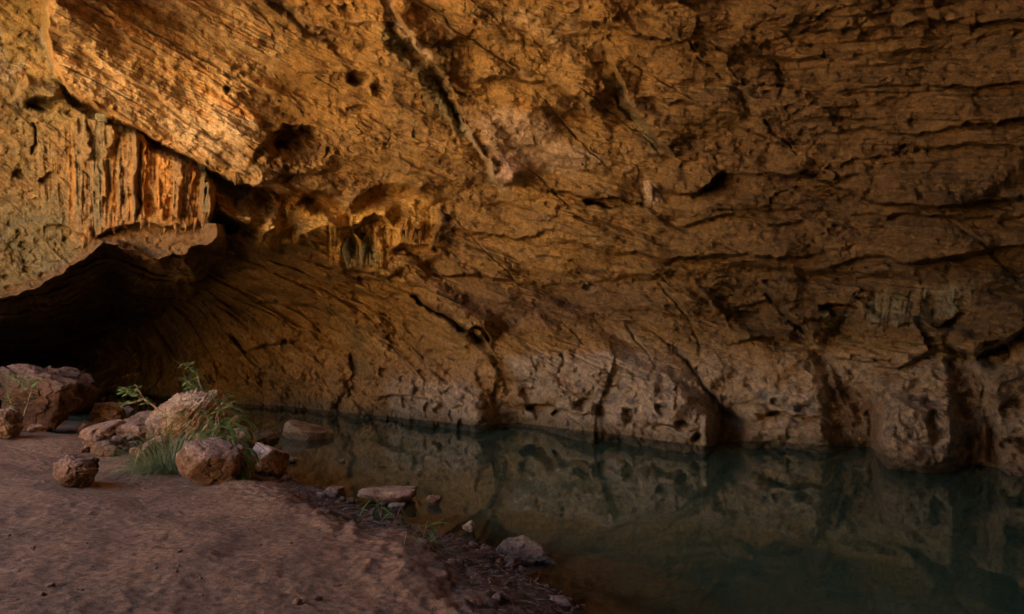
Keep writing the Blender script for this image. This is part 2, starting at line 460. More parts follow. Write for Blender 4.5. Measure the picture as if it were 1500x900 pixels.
ridge([(1420, 540), (1440, 600), (1448, 680)], .3, 7)
ledge([(745, 600), (790, 590), (850, 604), (900, 604), (960, 622), (1034, 632)], .34, 15, 2, .7)
ledge([(540, 584), (600, 578), (650, 590), (690, 600)], .25, 14, 2, .7)
ledge([(1100, 606), (1150, 604), (1205, 612), (1240, 630)], .2, 14, 2, .6)
ledge([(400, 560), (440, 556), (480, 570)], .2, 16)
ledge([(760, 540), (800, 536), (850, 550), (900, 548), (950, 560)], .16, 14)
ledge([(1010, 400), (1040, 440), (1070, 480)], .15, 14)
ledge([(1118, 424), (1140, 450), (1165, 472), (1188, 492), (1212, 512)], .6, 46, 2.5, .4)
groove([(1122, 428), (1150, 460), (1182, 490)], .35, 7)
pit(1228, 455, 30, 12, .5, 0, .3, .8)
ledge([(1215, 520), (1260, 530), (1320, 536), (1368, 518), (1380, 505)], .5, 50, 3, .5)
ledge([(1170, 500), (1120, 492), (1060, 505)][::-1], .3, 26)
ledge([(1380, 500), (1430, 520), (1470, 500), (1530, 470)], .6, 40, 3, .6)
pit(1455, 520, 26, 22, .5, .2); pit(1480, 605, 20, 22, .3, .3); pit(1372, 628, 14, 26, .3, .1)
pit(1490, 660, 26, 22, .35); pit(1130, 420, 14, 8, .2); pit(775, 580, 14, 12, .25); pit(415, 508, 8, 12, .25)
# scallop cups at the foot
for cx, cy, rx, ry, dp in [(780, 600, 14, 8, .3), (812, 605, 10, 8, .25), (855, 590, 16, 10, .3), (880, 602, 14, 9, .35), (925, 610, 14, 10, .25), (1000, 622, 12, 10, .3),
                           (1020, 640, 10, 8, .25), (590, 560, 10, 7, .15), (600, 590, 12, 7, .25), (640, 598, 10, 6, .2), (566, 590, 9, 6, .2), (660, 572, 8, 6, .12),
                           (1140, 590, 10, 6, .15), (1180, 596, 16, 6, .12), (905, 568, 6, 4, .1), (975, 600, 12, 8, .2), (620, 545, 9, 7, .15), (560, 545, 10, 8, .2)]:
    pit(cx, cy, rx, ry, dp * 1.2, random.Random(cx).uniform(-.5, .5), .4, .8)
# hanging root and mouth in the middle
pit(862, 426, 10, 8, .3)

Hman = H.copy()
# ---- strata and natural roughness, in metres on the wall itself
X0, YY0, Z0 = ray_xyz(U, V, Yd)
slope_u = [-900, 0, 150, 350, 600, 900, 1150, 1500, 2300]
slope_v = [.85, .85, .8, .62, .34, .14, -.02, -.1, -.1]
uu = np.arange(-900, 2301, 4.0); sv = np.interp(uu, slope_u, slope_v); SI = np.concatenate([[0], np.cumsum(sv)[:-1] * 4])
SIm = SI - np.interp(750, uu, SI)
P = (V - np.interp(U, uu, SIm)) * Yd / 1000.0
A = (U - 750) / 1000 * Yd
wp = fbm(X0 * .55, YY0 * .55, Z0 * .55, 3)
wq = fbm(X0 * 2.1 + 5, YY0 * 2.1, Z0 * 2.1, 3)
wr0 = lambda a, p: fbm(a * .9, p * 2.0, 51.5, 3)
wqs = perlin(X0 * 1.3 + 5, YY0 * 1.3, Z0 * 1.3)
calm = np.ones_like(H)                                        # 1 = fully rough
for poly, k in [([(68, -40), (260, -40), (330, 90), (300, 190), (255, 200), (180, 165), (80, 100)], .28),
                ([(372, 280), (500, 290), (640, 290), (640, 380), (520, 400), (372, 370)], .15),
                ([(130, 160), (300, 240), (312, 340), (150, 360)], .4),
                ([(688, 160), (740, 145), (800, 165), (860, 225), (850, 262), (790, 262), (748, 280), (716, 240)], .22),
                ([(590, 410), (720, 400), (930, 410), (970, 480), (850, 508), (730, 505), (650, 455)], .45)]:
    calm = np.minimum(calm, 1 - (1 - k) * sstep(-12, 16, sd_poly(U, V, poly)))
lowm = fbm(A * .22 + 11, P * .55, 3.5, 3); calm = calm * (.42 + .45 * sstep(-.4, .4, lowm + .6 * wr0(A, P)))
foot = sstep(500, 560, V)                                     # scoured by water
# terraces
deepc = 1 - .5 * sstep(470, 330, U) * sstep(330, 400, V)
wr1 = fbm(A * 1.3, P * 2.2, 31.5, 4, .55); wr2 = fbm(A * 1.3, P * 2.2, 37.5, 4, .55)
def terrace(lam, wamp, amp, seed):
    ph = P / lam + .5 * wamp * wp + .17 * wqs + .5 * perlin(A * .35, P * .3, seed) + .05 * wr1
    f = ph - np.floor(ph)
    prof_ = np.where(f < .86, f / .86, (1 - f) / .14) ** 1.3
    mod = sstep(-.25, .45, perlin(A * .33 + seed, P * 1.1, seed * 2.3))
    return amp * prof_ * mod * deepc
bed = 1 - .75 * foot
bed *= 1 - .92 * mass_m
bed *= 1 - .22 * sstep(720, 450, U)
H += terrace(.62, 1.6, .19, 3.1) * calm * bed
H += terrace(.21, 2.2, .085, 7.7) * calm * bed
H += terrace(.085, 2.6, .036, 12.3) * (.4 + .6 * calm) * bed
# elongated rubble along the beds
st = fbm(A * 1.5, P * 4.2, YY0 * .3, 5, .55)
H += .07 * st * calm * bed * (1 - .8 * mass_m)
st = fbm(A * 5.0, P * 12, YY0 * .6, 3, .6)
H += .022 * st * (.4 + .6 * calm) * bed * (1 - .8 * mass_m)
# broken blocks, drawn out along the beds
f1, f21, fac, rid = worley(A * .5 + .22 * wr1, P * 1.5 + .22 * wr2, YY0 * .2 + .15 * wq)
fac = fac * (.25 + .75 * sstep(0, .22, f21))
H += .38 * fac * (.3 + .7 * calm) * (.35 + .65 * (1 - mass_m)) * (1 - .7 * foot)
f1, f21, fac, _ = worley(A * .24 + .16 * wr1 + 9, P * .7 + .16 * wr2 + 4, YY0 * .1 + .1 * wq, 70)
fac = fac * (.2 + .8 * sstep(0, .2, f21))
H += .6 * fac * (.3 + .7 * calm) * (1 - .8 * mass_m) * (1 - .95 * foot) * (.4 + .6 * deepc)
f1, f21, fac, rid2 = worley(A * 1.5 + .3 * wr1, P * 3.8 + .3 * wr2, YY0 * .5 + .2 * wq, 40)
fac = fac * (.4 + .6 * sstep(0, .25, f21))
H += .11 * fac * calm * (.45 + .55 * sstep(-.3, .3, wp)) * (1 - .6 * mass_m)
f1, f21, fac, _ = worley(A * 5 + .5 * wr1, P * 12 + .5 * wr2, YY0, 90)
H += .032 * fac * (.3 + .7 * calm) * (1 - .7 * mass_m)
# broad folds sweeping down to the right
Dg = V * Yd / 1000 * .80 - A * .60; Al = A * .80 + V * Yd / 1000 * .60
fo = perlin(Dg * .85, Al * .16, 5.3) + .5 * perlin(Dg * 1.9, Al * .3, 8.3)
H += (.34 * fo + .22 * (1 - 2 * np.abs(perlin(Dg * .6 + 7, Al * .12, 3.7)))) * (1 - .8 * mass_m) * (1 - .6 * foot)
cr = np.abs(perlin(Dg * .9 + 20 + .12 * wr1, Al * .14, 9.1))
H -= .09 * np.exp(-(cr / .018) ** 2) * sstep(-.1, .3, perlin(Al * .4, Dg * .5, 2.2)) * (1 - mass_m)
# chips that run against the beds, everywhere
f1, f21, fac, _ = worley(X0 * 2.6 + .2 * wq, YY0 * 2.6, Z0 * 2.9 + .2 * wr1, 140)
fac = fac * (.4 + .6 * sstep(0, .25, f21))
H += .055 * fac * (.4 + .6 * calm + .7 * foot + .6 * (deepc < .9)) * (1 - .4 * mass_m)
f1, f21, fac, _ = worley(X0 * 7 + .2 * wq, YY0 * 7, Z0 * 7.5, 150)
H += .022 * fac
# bulging scoured blocks at the foot
f1, f21, fac, _ = worley(X0 * .75 + .3 * wq, YY0 * .75, Z0 * .9 + .25 * wr1, 160)
H += foot * (.36 * (1 - f1 ** 2) + .20 * fac * sstep(0, .25, f21))
f1, f21, fac, _ = worley(X0 * 2.1 + .3 * wr1, YY0 * 2.1, Z0 * 2.3 + .3 * wr2, 170)
H += foot * (.20 * (1 - f1 ** 2) + .12 * fac * sstep(0, .3, f21)) * sstep(-.3, .3, wp + wq)
# general lumps and grain
H += .55 * fbm(X0 * .33, YY0 * .33, Z0 * .40 + 4, 3) * (1 - .6 * mass_m)
H += .105 * fbm(X0 * 1.9, YY0 * 1.9, Z0 * 1.9, 6, .58) * (.4 + .6 * calm)
# scalloped cups at the foot
f1, f21, fac, _ = worley(X0 * 2.2 + .5 * wq, YY0 * 2.2, Z0 * 3.0, 11)
cup = sstep(.1, .75, f1)
H -= .07 * (1 - cup) * foot * sstep(.0, .4, wq + .1)
f1, f21, fac, _ = worley(X0 * 6 + .5 * wq, YY0 * 6, Z0 * 7.0, 15)
H -= .04 * (1 - sstep(.1, .7, f1)) * (foot * .9 * sstep(-.2, .3, wp) + .25 * mass_m)
f1, f21, fac, _ = worley(X0 * 4.5 + .5 * wq, YY0 * 4.5, Z0 * 5.0, 25)
H -= .07 * sstep(.42, .2, f1) * sstep(.1, .4, perlin(X0 * .8, YY0 * .8, Z0 * .8)) * (.4 + .6 * calm)   # random pits

# the fine relief stays shallow where a ledge already turns the face steeply
dv_ = np.abs(np.gradient(Hman, axis=0)) / np.maximum(np.abs(np.gradient(V, axis=0)), .2) / (Yd / 1000)
dv_ = np.minimum(dv_, 6)
for _ in range(3):
    for ax in (0, 1):
        dv_ = (np.roll(dv_, 2, ax) + np.roll(dv_, -2, ax) + 2 * dv_ + np.roll(dv_, 5, ax) + np.roll(dv_, -5, ax)) / 6
att = 1 / np.sqrt(1 + (dv_ / .8) ** 2)
H = (Hman + (H - Hman) * (.62 + .5 * att) * (1 + .15 * sstep(300, 500, V))).astype(F32)

# ---- flowstone: vertical flutes on the left curtain, in the niche and on the right
def flutes(pts, lam, amp, soft=18, seed=0, lean=0.0):
    idx = band(pts, soft)
    m = sstep(-soft * .3, soft, sd_poly(Uw[idx], Vw[idx], pts))
    x = U[idx] + lean * V[idx] + 3.5 * perlin(U[idx] / 40, V[idx] / 55, seed + .5) + 1.2 * perlin(U[idx] / 9, V[idx] / 30, seed + 4.5)
    a = fbm(x / lam, V[idx] / 260, seed, 3, .6, ridge=True)
    b = perlin(x / (lam * 2.7), V[idx] / 400, seed + 9)
    H[idx] += amp * m * (a * .9 + 1.1 * b)
    H[idx] += amp * .35 * m * fbm(U[idx] / 14, V[idx] / 22, seed + 2, 3)
CURT = [(118, 158), (160, 168), (205, 190), (260, 225), (312, 252), (314, 300), (308, 322), (270, 334), (215, 328), (180, 332), (150, 346), (118, 350), (100, 300), (105, 220)]
flutes(CURT, 11, .12, 18, 1.0)
flutes([(40, 200), (118, 165), (120, 360), (50, 380)], 14, .07, 26, 31.0)
flutes([(470, 330), (515, 322), (560, 330), (575, 390), (520, 398), (475, 385)], 7.5, .20, 10, 2.0)
flutes([(560, 318), (640, 315), (640, 350), (560, 360)], 8, .06, 8, 12.0)
flutes([(1268, 440), (1330, 420), (1420, 420), (1440, 440), (1410, 470), (1330, 485), (1290, 490), (1255, 480)], 9, .10, 14, 3.0, .12)
flutes([(1200, 515), (1250, 560), (1290, 650), (1262, 655), (1225, 600)], 13, .09, 14, 5.0, -.5)
flutes([(1390, 530), (1430, 540), (1470, 680), (1425, 684), (1405, 600)], 13, .09, 14, 6.0, -.35)
flutes([(1310, 580), (1395, 600), (1400, 684), (1300, 676)], 16, .06, 8, 16.0, -.1)
ledge([(1240, 492), (1290, 488), (1345, 470), (1372, 478), (1420, 452)], .2, 20)
# hanging lobes of the curtain
for px, y0, y1, w, h in [(128, 165, 240, 8, .2), (158, 168, 236, 7, .28), (150, 236, 300, 5, .12), (196, 190, 318, 7, .24), (214, 210, 322, 5, .16), (238, 225, 325, 8, .26), (262, 232, 322, 9, .30),
                         (284, 246, 318, 4, .2), (300, 250, 330, 5, .3), (176, 240, 325, 5, .15)]:
    rr = random.Random(px)
    ridge([(px + rr.uniform(-3, 3), y0), (px + rr.uniform(-5, 5), (y0 + y1) / 2), (px + rr.uniform(-3, 3), y1)], h, w)

pass_dark = below & (sdm < -34)
amp_far = np.clip(Yd / 14, .85, 1.6)
edge_fade = sstep(0, .04, tt)[:, None]
Hs = H * np.where(Yd > 15, 1.15, 1.0)
Yf = Yd - Hs
X, Yp, Z = ray_xyz(U, V, Yf)

# ---- stone colours (the rock's stains, with some light and dimness painted in)
def cc(r, g, b): return np.array([r, g, b], F32)
col = np.zeros(U.shape + (3,), F32) + cc(.37, .215, .065)
def blend(mask, c, k=1.0):
    global col
    m = np.clip(mask * k, 0, 1)[..., None]
    col = col * (1 - m) + c * m
big = fbm(X0 * .35 + 3, YY0 * .35, Z0 * .5, 4)
med = fbm(A * .9, P * 2.4, 5.5, 5, .6)
fin = fbm(X0 * 3.3, YY0 * 3.3, Z0 * 3.3 + 2, 4, .6)
blend(sstep(-.1, .5, big), cc(.42, .23, .055), .8)
blend(sstep(.0, .5, med), cc(.23, .13, .055), .75)
blend(sstep(.1, .5, -med), cc(.47, .29, .13), .6)
blend(sstep(.15, .5, fin), cc(.20, .12, .06), .5)
blend(sstep(.2, .5, -fin) , cc(.45, .31, .17), .4)
blk = fbm(A * 1.6, (V * Yd / 1000) * .35, 61.5, 4, .6)
blend(sstep(.18, .5, blk) * (1 - foot) * (1 - mass_m), cc(.13, .085, .04), .6)
blend(sstep(.2, .5, fbm(A * .5 + 30, P * 1.2, 71.5, 4, .6)) * (1 - mass_m), cc(.50, .37, .21), .55)
blend(sstep(.2, .5, fbm(A * .6 + 60, P * 1.0, 81.5, 4, .6)) * (1 - mass_m), cc(.52, .23, .06), .5)
# duller brown beds to the right, also darkened to paint the light falloff
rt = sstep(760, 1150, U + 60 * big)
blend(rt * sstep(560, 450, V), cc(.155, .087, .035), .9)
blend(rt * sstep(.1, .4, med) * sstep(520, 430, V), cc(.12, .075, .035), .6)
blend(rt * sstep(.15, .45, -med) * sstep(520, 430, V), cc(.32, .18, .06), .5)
# middle face between niche and pedestals, darker brown
blend(sd_poly(U, V, [(590, 400), (720, 395), (960, 400), (990, 480), (850, 510), (720, 505), (640, 460)]) / 30, cc(.21, .12, .055), .6)
# ochre slab, colour lightened to paint in the upper-left glow
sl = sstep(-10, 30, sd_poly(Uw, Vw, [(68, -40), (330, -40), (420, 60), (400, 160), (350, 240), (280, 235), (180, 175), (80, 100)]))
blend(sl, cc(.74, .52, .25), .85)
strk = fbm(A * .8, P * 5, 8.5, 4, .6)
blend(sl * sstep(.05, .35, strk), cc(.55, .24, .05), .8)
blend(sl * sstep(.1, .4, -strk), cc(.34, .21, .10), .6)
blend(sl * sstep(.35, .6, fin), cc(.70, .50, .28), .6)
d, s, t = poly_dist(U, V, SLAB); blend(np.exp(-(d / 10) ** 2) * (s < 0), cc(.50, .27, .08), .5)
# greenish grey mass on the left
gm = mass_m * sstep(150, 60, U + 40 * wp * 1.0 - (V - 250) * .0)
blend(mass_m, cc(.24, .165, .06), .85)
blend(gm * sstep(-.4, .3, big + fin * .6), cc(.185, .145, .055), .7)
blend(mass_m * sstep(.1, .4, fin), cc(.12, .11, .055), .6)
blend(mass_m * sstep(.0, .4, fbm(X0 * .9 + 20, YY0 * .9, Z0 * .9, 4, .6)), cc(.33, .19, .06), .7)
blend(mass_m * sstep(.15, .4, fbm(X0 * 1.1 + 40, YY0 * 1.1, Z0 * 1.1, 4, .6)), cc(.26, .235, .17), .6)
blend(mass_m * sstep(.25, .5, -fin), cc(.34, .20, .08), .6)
# curtain: orange with grey green runs
cu = sstep(-6, 10, sd_poly(Uw, Vw, CURT))
cu = sstep(-16, 16, sd_poly(Uw, Vw, CURT) + 10 * w4)
blend(cu, cc(.50, .25, .07), .85)
xr = U + 4 * perlin(U / 40, V / 60, 3.5)
run = perlin(xr / 13, V / 300, 6.5) + .5 * perlin(xr / 6, V / 90, 2.5)
blend(cu * sstep(.05, .45, run), cc(.28, .20, .09), .75)
blend(cu * sstep(190, 150, U + .25 * (V - 240)) , cc(.21, .175, .08), .6)
blend(cu * sstep(.1, .5, -run), cc(.62, .29, .06), .7)
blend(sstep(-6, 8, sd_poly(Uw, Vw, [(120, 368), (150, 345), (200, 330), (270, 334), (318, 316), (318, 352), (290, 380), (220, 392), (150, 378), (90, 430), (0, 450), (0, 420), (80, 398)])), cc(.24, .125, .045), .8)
blend(np.exp(-((U - 301) / 9) ** 2) * cu, cc(.20, .17, .08), .7)
# ochre inside the niche, colour lifted to stand in for its glow
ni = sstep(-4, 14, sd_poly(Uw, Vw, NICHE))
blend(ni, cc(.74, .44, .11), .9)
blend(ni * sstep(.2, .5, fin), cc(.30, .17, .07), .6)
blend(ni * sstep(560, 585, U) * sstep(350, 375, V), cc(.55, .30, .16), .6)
blend(sstep(0, 8, sd_poly(Uw, Vw, [(505, 355), (520, 345), (532, 360), (548, 345), (560, 372), (552, 396), (510, 396)])), cc(.26, .23, .12), .7)
# pale scoured rock near the water, pinkish to the right
pal = sstep(500, 545, V + 26 * w1) 
blend(pal * sstep(330, 480, U), cc(.42, .255, .12), .6)
pk = np.clip(sd_poly(Uw, Vw, [(735, 520), (790, 512), (845, 522), (900, 505), (960, 512), (1000, 548), (1030, 585), (1050, 610), (1050, 650), (900, 625), (760, 615), (770, 570)]) / 10, 0, 1)
pk = np.maximum(pk, np.clip(sd_poly(Uw, Vw, [(1098, 568), (1150, 562), (1205, 572), (1215, 620), (1180, 610), (1110, 600)]) / 8, 0, 1))
pk = np.maximum(pk, np.clip(sd_poly(Uw, Vw, [(1278, 600), (1300, 575), (1400, 580), (1398, 640), (1370, 672), (1290, 655)]) / 8, 0, 1))
pk = np.maximum(pk, .75 * np.clip(sd_poly(Uw, Vw, [(560, 560), (600, 545), (700, 560), (722, 600), (725, 625), (570, 612)]) / 10, 0, 1))
pk = pk * sstep(-.55, .15, w1 + .6 * w3 + .2)
blend(pk, cc(.56, .43, .29), .85)
blend(pal * sstep(730, 820, U) * sstep(-.4, .2, w2 + w3 + .2), cc(.46, .345, .21), .7)
blend(pk * sstep(.12, .38, fin), cc(.26, .19, .14), .75)
blend(pk * sstep(.15, .45, med), cc(.40, .27, .17), .6)
for cx, cy, rx, ry in [(976, 591, 9, 5), (925, 590, 10, 5), (1170, 592, 16, 7), (1195, 600, 10, 6), (890, 588, 18, 5), (1120, 580, 10, 8), (845, 560, 10, 4)]:
    r = np.sqrt(((Uw - cx) / rx) ** 2 + ((Vw - cy) / ry) ** 2); blend(sstep(1.1, .6, r), cc(.17, .14, .12), .7)
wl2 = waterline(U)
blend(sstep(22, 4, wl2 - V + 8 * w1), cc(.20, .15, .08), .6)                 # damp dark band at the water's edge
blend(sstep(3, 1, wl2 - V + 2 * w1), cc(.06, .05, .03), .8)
# pale band turns browner towards the far right
blend(sstep(1150, 1350, U) * pal, cc(.30, .20, .12), .35)
# pale pink face beside the fracture, and its blade
bl_ = np.clip(sd_poly(Uw, Vw, [(690, 175), (735, 150), (800, 165), (860, 225), (850, 262), (790, 262), (752, 282), (720, 250)]) / 16, 0, 1)
blend(bl_, cc(.50, .34, .20), .8)
blend(np.clip(sd_poly(Uw, Vw, [(722, 228), (750, 222), (775, 250), (750, 280), (728, 262)]) / 8, 0, 1), cc(.56, .36, .24), .8)
d, s, t = poly_dist(Uw, Vw, [(553, -20), (575, 30), (600, 55), (628, 80)]); blend(np.exp(-(d / 5) ** 2), cc(.50, .38, .26), .7)
d, s, t = poly_dist(Uw, Vw, [(672, 180), (700, 215), (738, 275)]); blend(np.exp(-(d / 5) ** 2), cc(.55, .42, .25), .7)
d, s, t = poly_dist(Uw, Vw, [(570, 50), (610, 95), (655, 165), (672, 185)]); blend(np.exp(-(d / 13) ** 2), cc(.17, .16, .08), .75)
d, s, t = poly_dist(Uw, Vw, [(890, 120), (925, 175), (960, 215)]); blend(np.exp(-(d / 10) ** 2), cc(.19, .17, .09), .6)
d, s, t = poly_dist(Uw, Vw, [(480, 460), (520, 500), (530, 540)]); blend(np.exp(-(d / 14) ** 2), cc(.18, .15, .08), .5)
# pale grey-green flowstone on the right
fr = np.clip(sd_poly(Uw, Vw, [(1250, 440), (1330, 415), (1440, 410), (1430, 455), (1340, 485), (1270, 490)]) / 14, 0, 1)
blend(fr, cc(.30, .21, .10), .7)
blend(fr * sstep(0, .3, perlin((U + .12 * V) / 8, V / 200, 3.3)), cc(.23, .21, .13), .8)
blend(np.clip(sd_poly(Uw, Vw, [(1195, 465), (1250, 455), (1240, 480), (1205, 490)]) / 8, 0, 1), cc(.19, .17, .06), .7)
wr = np.clip(sd_poly(Uw, Vw, [(1195, 520), (1250, 560), (1290, 600), (1290, 655), (1262, 655), (1220, 600)]) / 8, 0, 1)
wr = np.maximum(wr, np.clip(sd_poly(Uw, Vw, [(1395, 530), (1425, 530), (1468, 640), (1470, 684), (1425, 684)]) / 8, 0, 1))
wr = sstep(.2, .9, wr + .5 * w4)
blend(wr, cc(.27, .155, .07), .7)
blend(sstep(15, 2, np.hypot((Uw - 953) / 1.0, (Vw - 286) / 1.1)), cc(.62, .48, .36), .8)
blend(sstep(16, 4, np.hypot((Uw - 862), (Vw - 424) / .8)), cc(.33, .27, .2), .5)
col = np.clip(col * (1 + .10 * fin[..., None]), .01, .85)

# ---- split the surface into the wall and its flowstone pieces
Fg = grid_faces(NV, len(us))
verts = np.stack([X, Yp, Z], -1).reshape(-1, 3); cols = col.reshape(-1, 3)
cu_f = (Uw > -999)
fc = Fg[:, 0]
Uf = Uw.ravel()[fc]; Vf = Vw.ravel()[fc]
lab = np.zeros(len(Fg), np.int32)
lab[in_poly(Uf, Vf, CURT)] = 2
lab[in_poly(Uf, Vf, [(470, 330), (515, 322), (560, 330), (575, 390), (545, 404), (500, 398), (472, 380)])] = 3
lab[in_poly(Uf, Vf, [(1250, 440), (1330, 415), (1440, 410), (1430, 455), (1340, 485), (1270, 490)])] = 4
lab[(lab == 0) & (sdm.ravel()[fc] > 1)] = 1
def submesh(k, name):
    f = Fg[lab == k]; ids, inv = np.unique(f.ravel(), return_inverse=True)
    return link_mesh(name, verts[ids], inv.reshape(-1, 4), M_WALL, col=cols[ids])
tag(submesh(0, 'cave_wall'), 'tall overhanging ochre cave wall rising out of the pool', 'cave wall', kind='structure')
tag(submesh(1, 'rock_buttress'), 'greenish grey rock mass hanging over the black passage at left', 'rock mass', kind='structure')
tag(submesh(2, 'flowstone_curtain'), 'large orange fluted flowstone curtain below the bright slanting slab', 'flowstone')
tag(submesh(3, 'flowstone_curtain'), 'small fringe of fluted dripstone in the orange niche', 'flowstone')
tag(submesh(4, 'flowstone_curtain'), 'pale greenish streaked flowstone sheet on the dark right wall', 'flowstone')

def wall_at(u, v):
    j = int(np.argmin(np.abs(us - u))); i = int(np.argmin(np.abs(V[:, j] - v)))
    return Vector((float(X[i, j]), float(Yp[i, j]), float(Z[i, j])))

# ---- roof overhead and unseen walls behind the camera, partly shaped for the light
def rough_sheet(name, P0, mat, amp=.5, freq=.35, pin=False):
    """P0: (nr, nc, 3) control surface"""
    n = fbm(P0[..., 0] * freq, P0[..., 1] * freq, P0[..., 2] * freq, 5)
    n2 = fbm(P0[..., 0] * freq + 9, P0[..., 1] * freq, P0[..., 2] * freq + 7, 5)
    if pin:
        k = np.linspace(0, 1, P0.shape[0])[:, None] ** .5; n = n * k; n2 = n2 * k
    Q = P0.copy(); Q[..., 2] += amp * n; Q[..., 0] += amp * n2; 
    return link_mesh(name, Q.reshape(-1, 3), grid_faces(*P0.shape[:2]), mat)
ROOF_BACK = 0.5
top = np.stack([X[0], Yp[0], Z[0]], -1)[::6]
tv = np.linspace(0, 1, 50)[:, None, None]
xb = np.linspace(-15, 12, len(top))
back = np.stack([xb, np.interp(xb, [-15, -9, -6.5, -4, 0, 12], [6.6, 6.2, 2.0, -2.6, -3.6, -4.5]), np.full_like(xb, 9.0)], -1)  # unseen back edge, shaped to let sun reach the ground at left
Pr = top[None] * (1 - tv) + back[None] * tv
Pr[..., 2] += 1.2 * np.sin(tv[..., 0] * math.pi) * 1.0
tag(rough_sheet('cave_ceiling', Pr.astype(F32), M_ROOF, .35, pin=True), 'rock ceiling of the cave over the viewer', 'ceiling', kind='structure')
def side_wall(path, name, ztop=10.0, zb=-1.5, lean=0.0):
    pts = np.array(path, float); s = np.linspace(0, len(pts) - 1, 120)
    x = np.interp(s, range(len(pts)), pts[:, 0]); y = np.interp(s, range(len(pts)), pts[:, 1])
    zt = np.interp(s, range(len(pts)), pts[:, 2])
    t = np.linspace(0, 1, 60)[:, None]
    P0 = np.stack([x[None] * (1 - lean * t), y[None] + 0 * t, zb + (zt[None] - zb) * t], -1).astype(F32)
    return tag(rough_sheet(name, P0, M_ROOFD if name == 'light_blocking_wall' else M_ROOF, .8), None, None, kind='structure')
side_wall([(9.5, 7.2, 9.5), (9.2, 3, 9.5), (8.8, 0, 9.5), (7.5, -2, 9.5), (4, -3.2, 9.5), (1, -3.2, 9.5), (-2.5, -2.8, 9.5), (-5.6, -2.0, 9.5), (-7.5, -1.3, 9.5)], 'light_blocking_wall')  # added unseen wall, keeps bounced light off the right side
side_wall([(-14, 15, 9.5), (-16, 11, 9.5), (-20, 7, 9.5), (-28, 5, 9.5)], 'side_wall')

hx = np.linspace(-90, 60, 60); hy = np.linspace(0, 1, 40)
HX, HT = np.meshgrid(hx, hy)
HY0 = np.interp(HX, [-15, -9, -6.5, -4, 0, 12], [7.2, 6.8, 2.6, -2.0, -3.0, -4.0])
tag(rough_sheet('sun_blocking_sheet', np.stack([HX, HY0 + HT * 70, 10.2 + 6 * np.sqrt(HT) + 0 * HX], -1).astype(F32), M_ROOF, .6), None, None, kind='structure')  # added unseen rock sheet, stops sun leaking past the ceiling
# ================================================================== GROUND, BANK, POOL BED
SHORE = [(3.5, -40), (2.6, -8), (1.7, 0), (1.4, 2.5), (1.0, 3.9), (.58, 5), (.04, 6.35), (-.9, 7.3), (-1.55, 8.0), (-2.3, 9.0), (-3.4, 10.2), (-4.2, 11.4), (-5.2, 12.9), (-7.3, 15.2), (-10, 16.4), (-16, 16.6), (-60, 17)]
BUMPS = []
def ground_z(x, y):
    x = np.asarray(x, float); y = np.asarray(y, float)
    wx = x + .22 * perlin(x * .9, y * .9, 3.3) + .07 * perlin(x * 3.5, y * 3.5, 1.3); wy = y + .22 * perlin(x * .9, y * .9, 8.3)
    d, s, _ = poly_dist(wx, wy, SHORE)
    sd = d * s
    land = .30 * np.clip((sd + .02) / 1.25, 0, 1) ** .9 + .20 * sstep(1.0, 5, sd) + .10 * sstep(3, 9, sd)
    # shallow shelf, then the deep
    bed = -.02 - .16 * sstep(0, 1.1, -sd) - .12 * np.maximum(-sd, 0) - 1.0 * sstep(1.2, 4.5, -sd)
    z = np.where(sd > 0, land, np.maximum(bed, -2.2))
    # boulders' apron rises to the left back
    z = z + .12 * np.exp(-((x + 7) / 2.5) ** 2 - ((y - 10.6) / 1.4) ** 2) * (sd > 0)
    z = z + .05 * perlin(x * .7, y * .7, .5) * sstep(.3, 1.5, sd) + .035 * perlin(x * 2.0, y * 2.0, 4.5) * sstep(.1, .8, sd)
    return z, sd
dense_x = np.arange(-7.6, 1.6, .021); dense_y = np.arange(3.3, 12.2, .021)
gx = np.concatenate([[-300, -150, -80, -50, -35, -25], np.arange(-20, -7.6, .12), dense_x, np.arange(1.6, 14, .2), [18, 30, 60, 150, 300]])
gy = np.concatenate([[-300, -150, -80, -50, -30], np.arange(-20, 3.3, .3), dense_y, np.arange(12.2, 20, .12), [22, 26, 32, 40, 80, 200, 300]])
GX, GY = np.meshgrid(gx, gy)
GZ, SD = ground_z(GX, GY)
near = ((GX > -8.4) & (GX < 1.8) & (GY > 3) & (GY < 13)).astype(F32)
land = sstep(.02, .4, SD)
lump = fbm(GX * 1.6, GY * 1.6, .3, 4, .55)
f1, f21, fac, _ = worley(GX * 3.4 + .5 * lump, GY * 3.4, 0 * GX + .5, 3)       # trodden hollows
tread = sstep(.42, .2, f1) * sstep(-.1, .35, perlin(GX * .8, GY * .8, 6.2))
rim = np.exp(-((f1 - .44) / .07) ** 2) * sstep(-.1, .35, perlin(GX * .8, GY * .8, 6.2))
GZ = GZ + land * near * (-.012 * tread + .005 * rim + .010 * lump)
GZ = GZ + near * land * (.008 * fbm(GX * 7, GY * 7, 2.2, 4, .65) + .007 * fbm(GX * 19, GY * 19, 5.2, 2, .7, ridge=True))
f1, f21, fac, _ = worley(GX * 11, GY * 11, 0 * GX + 2.5, 9)
GZ = GZ + near * land * (.006 * fac - .007 * sstep(.35, .1, f1) * sstep(-.1, .4, perlin(GX * 2, GY * 2, 1.7)))
edge = np.exp(-((SD - 1.1) / .35) ** 2)                                          # broken crest of the bank
GZ = GZ + near * edge * .065 * fbm(GX * 3.5, GY * 3.5, 7.2, 4, .6, ridge=True)
slope = sstep(-.05, .15, SD) * sstep(1.25, .8, SD)
f1, f21, fac, _ = worley(GX * 9, GY * 9, 0 * GX + 7.5, 29)
GZ = GZ + near * slope * (.03 * fac + .03 * fbm(GX * 8, GY * 8, 3.1, 3, .6))
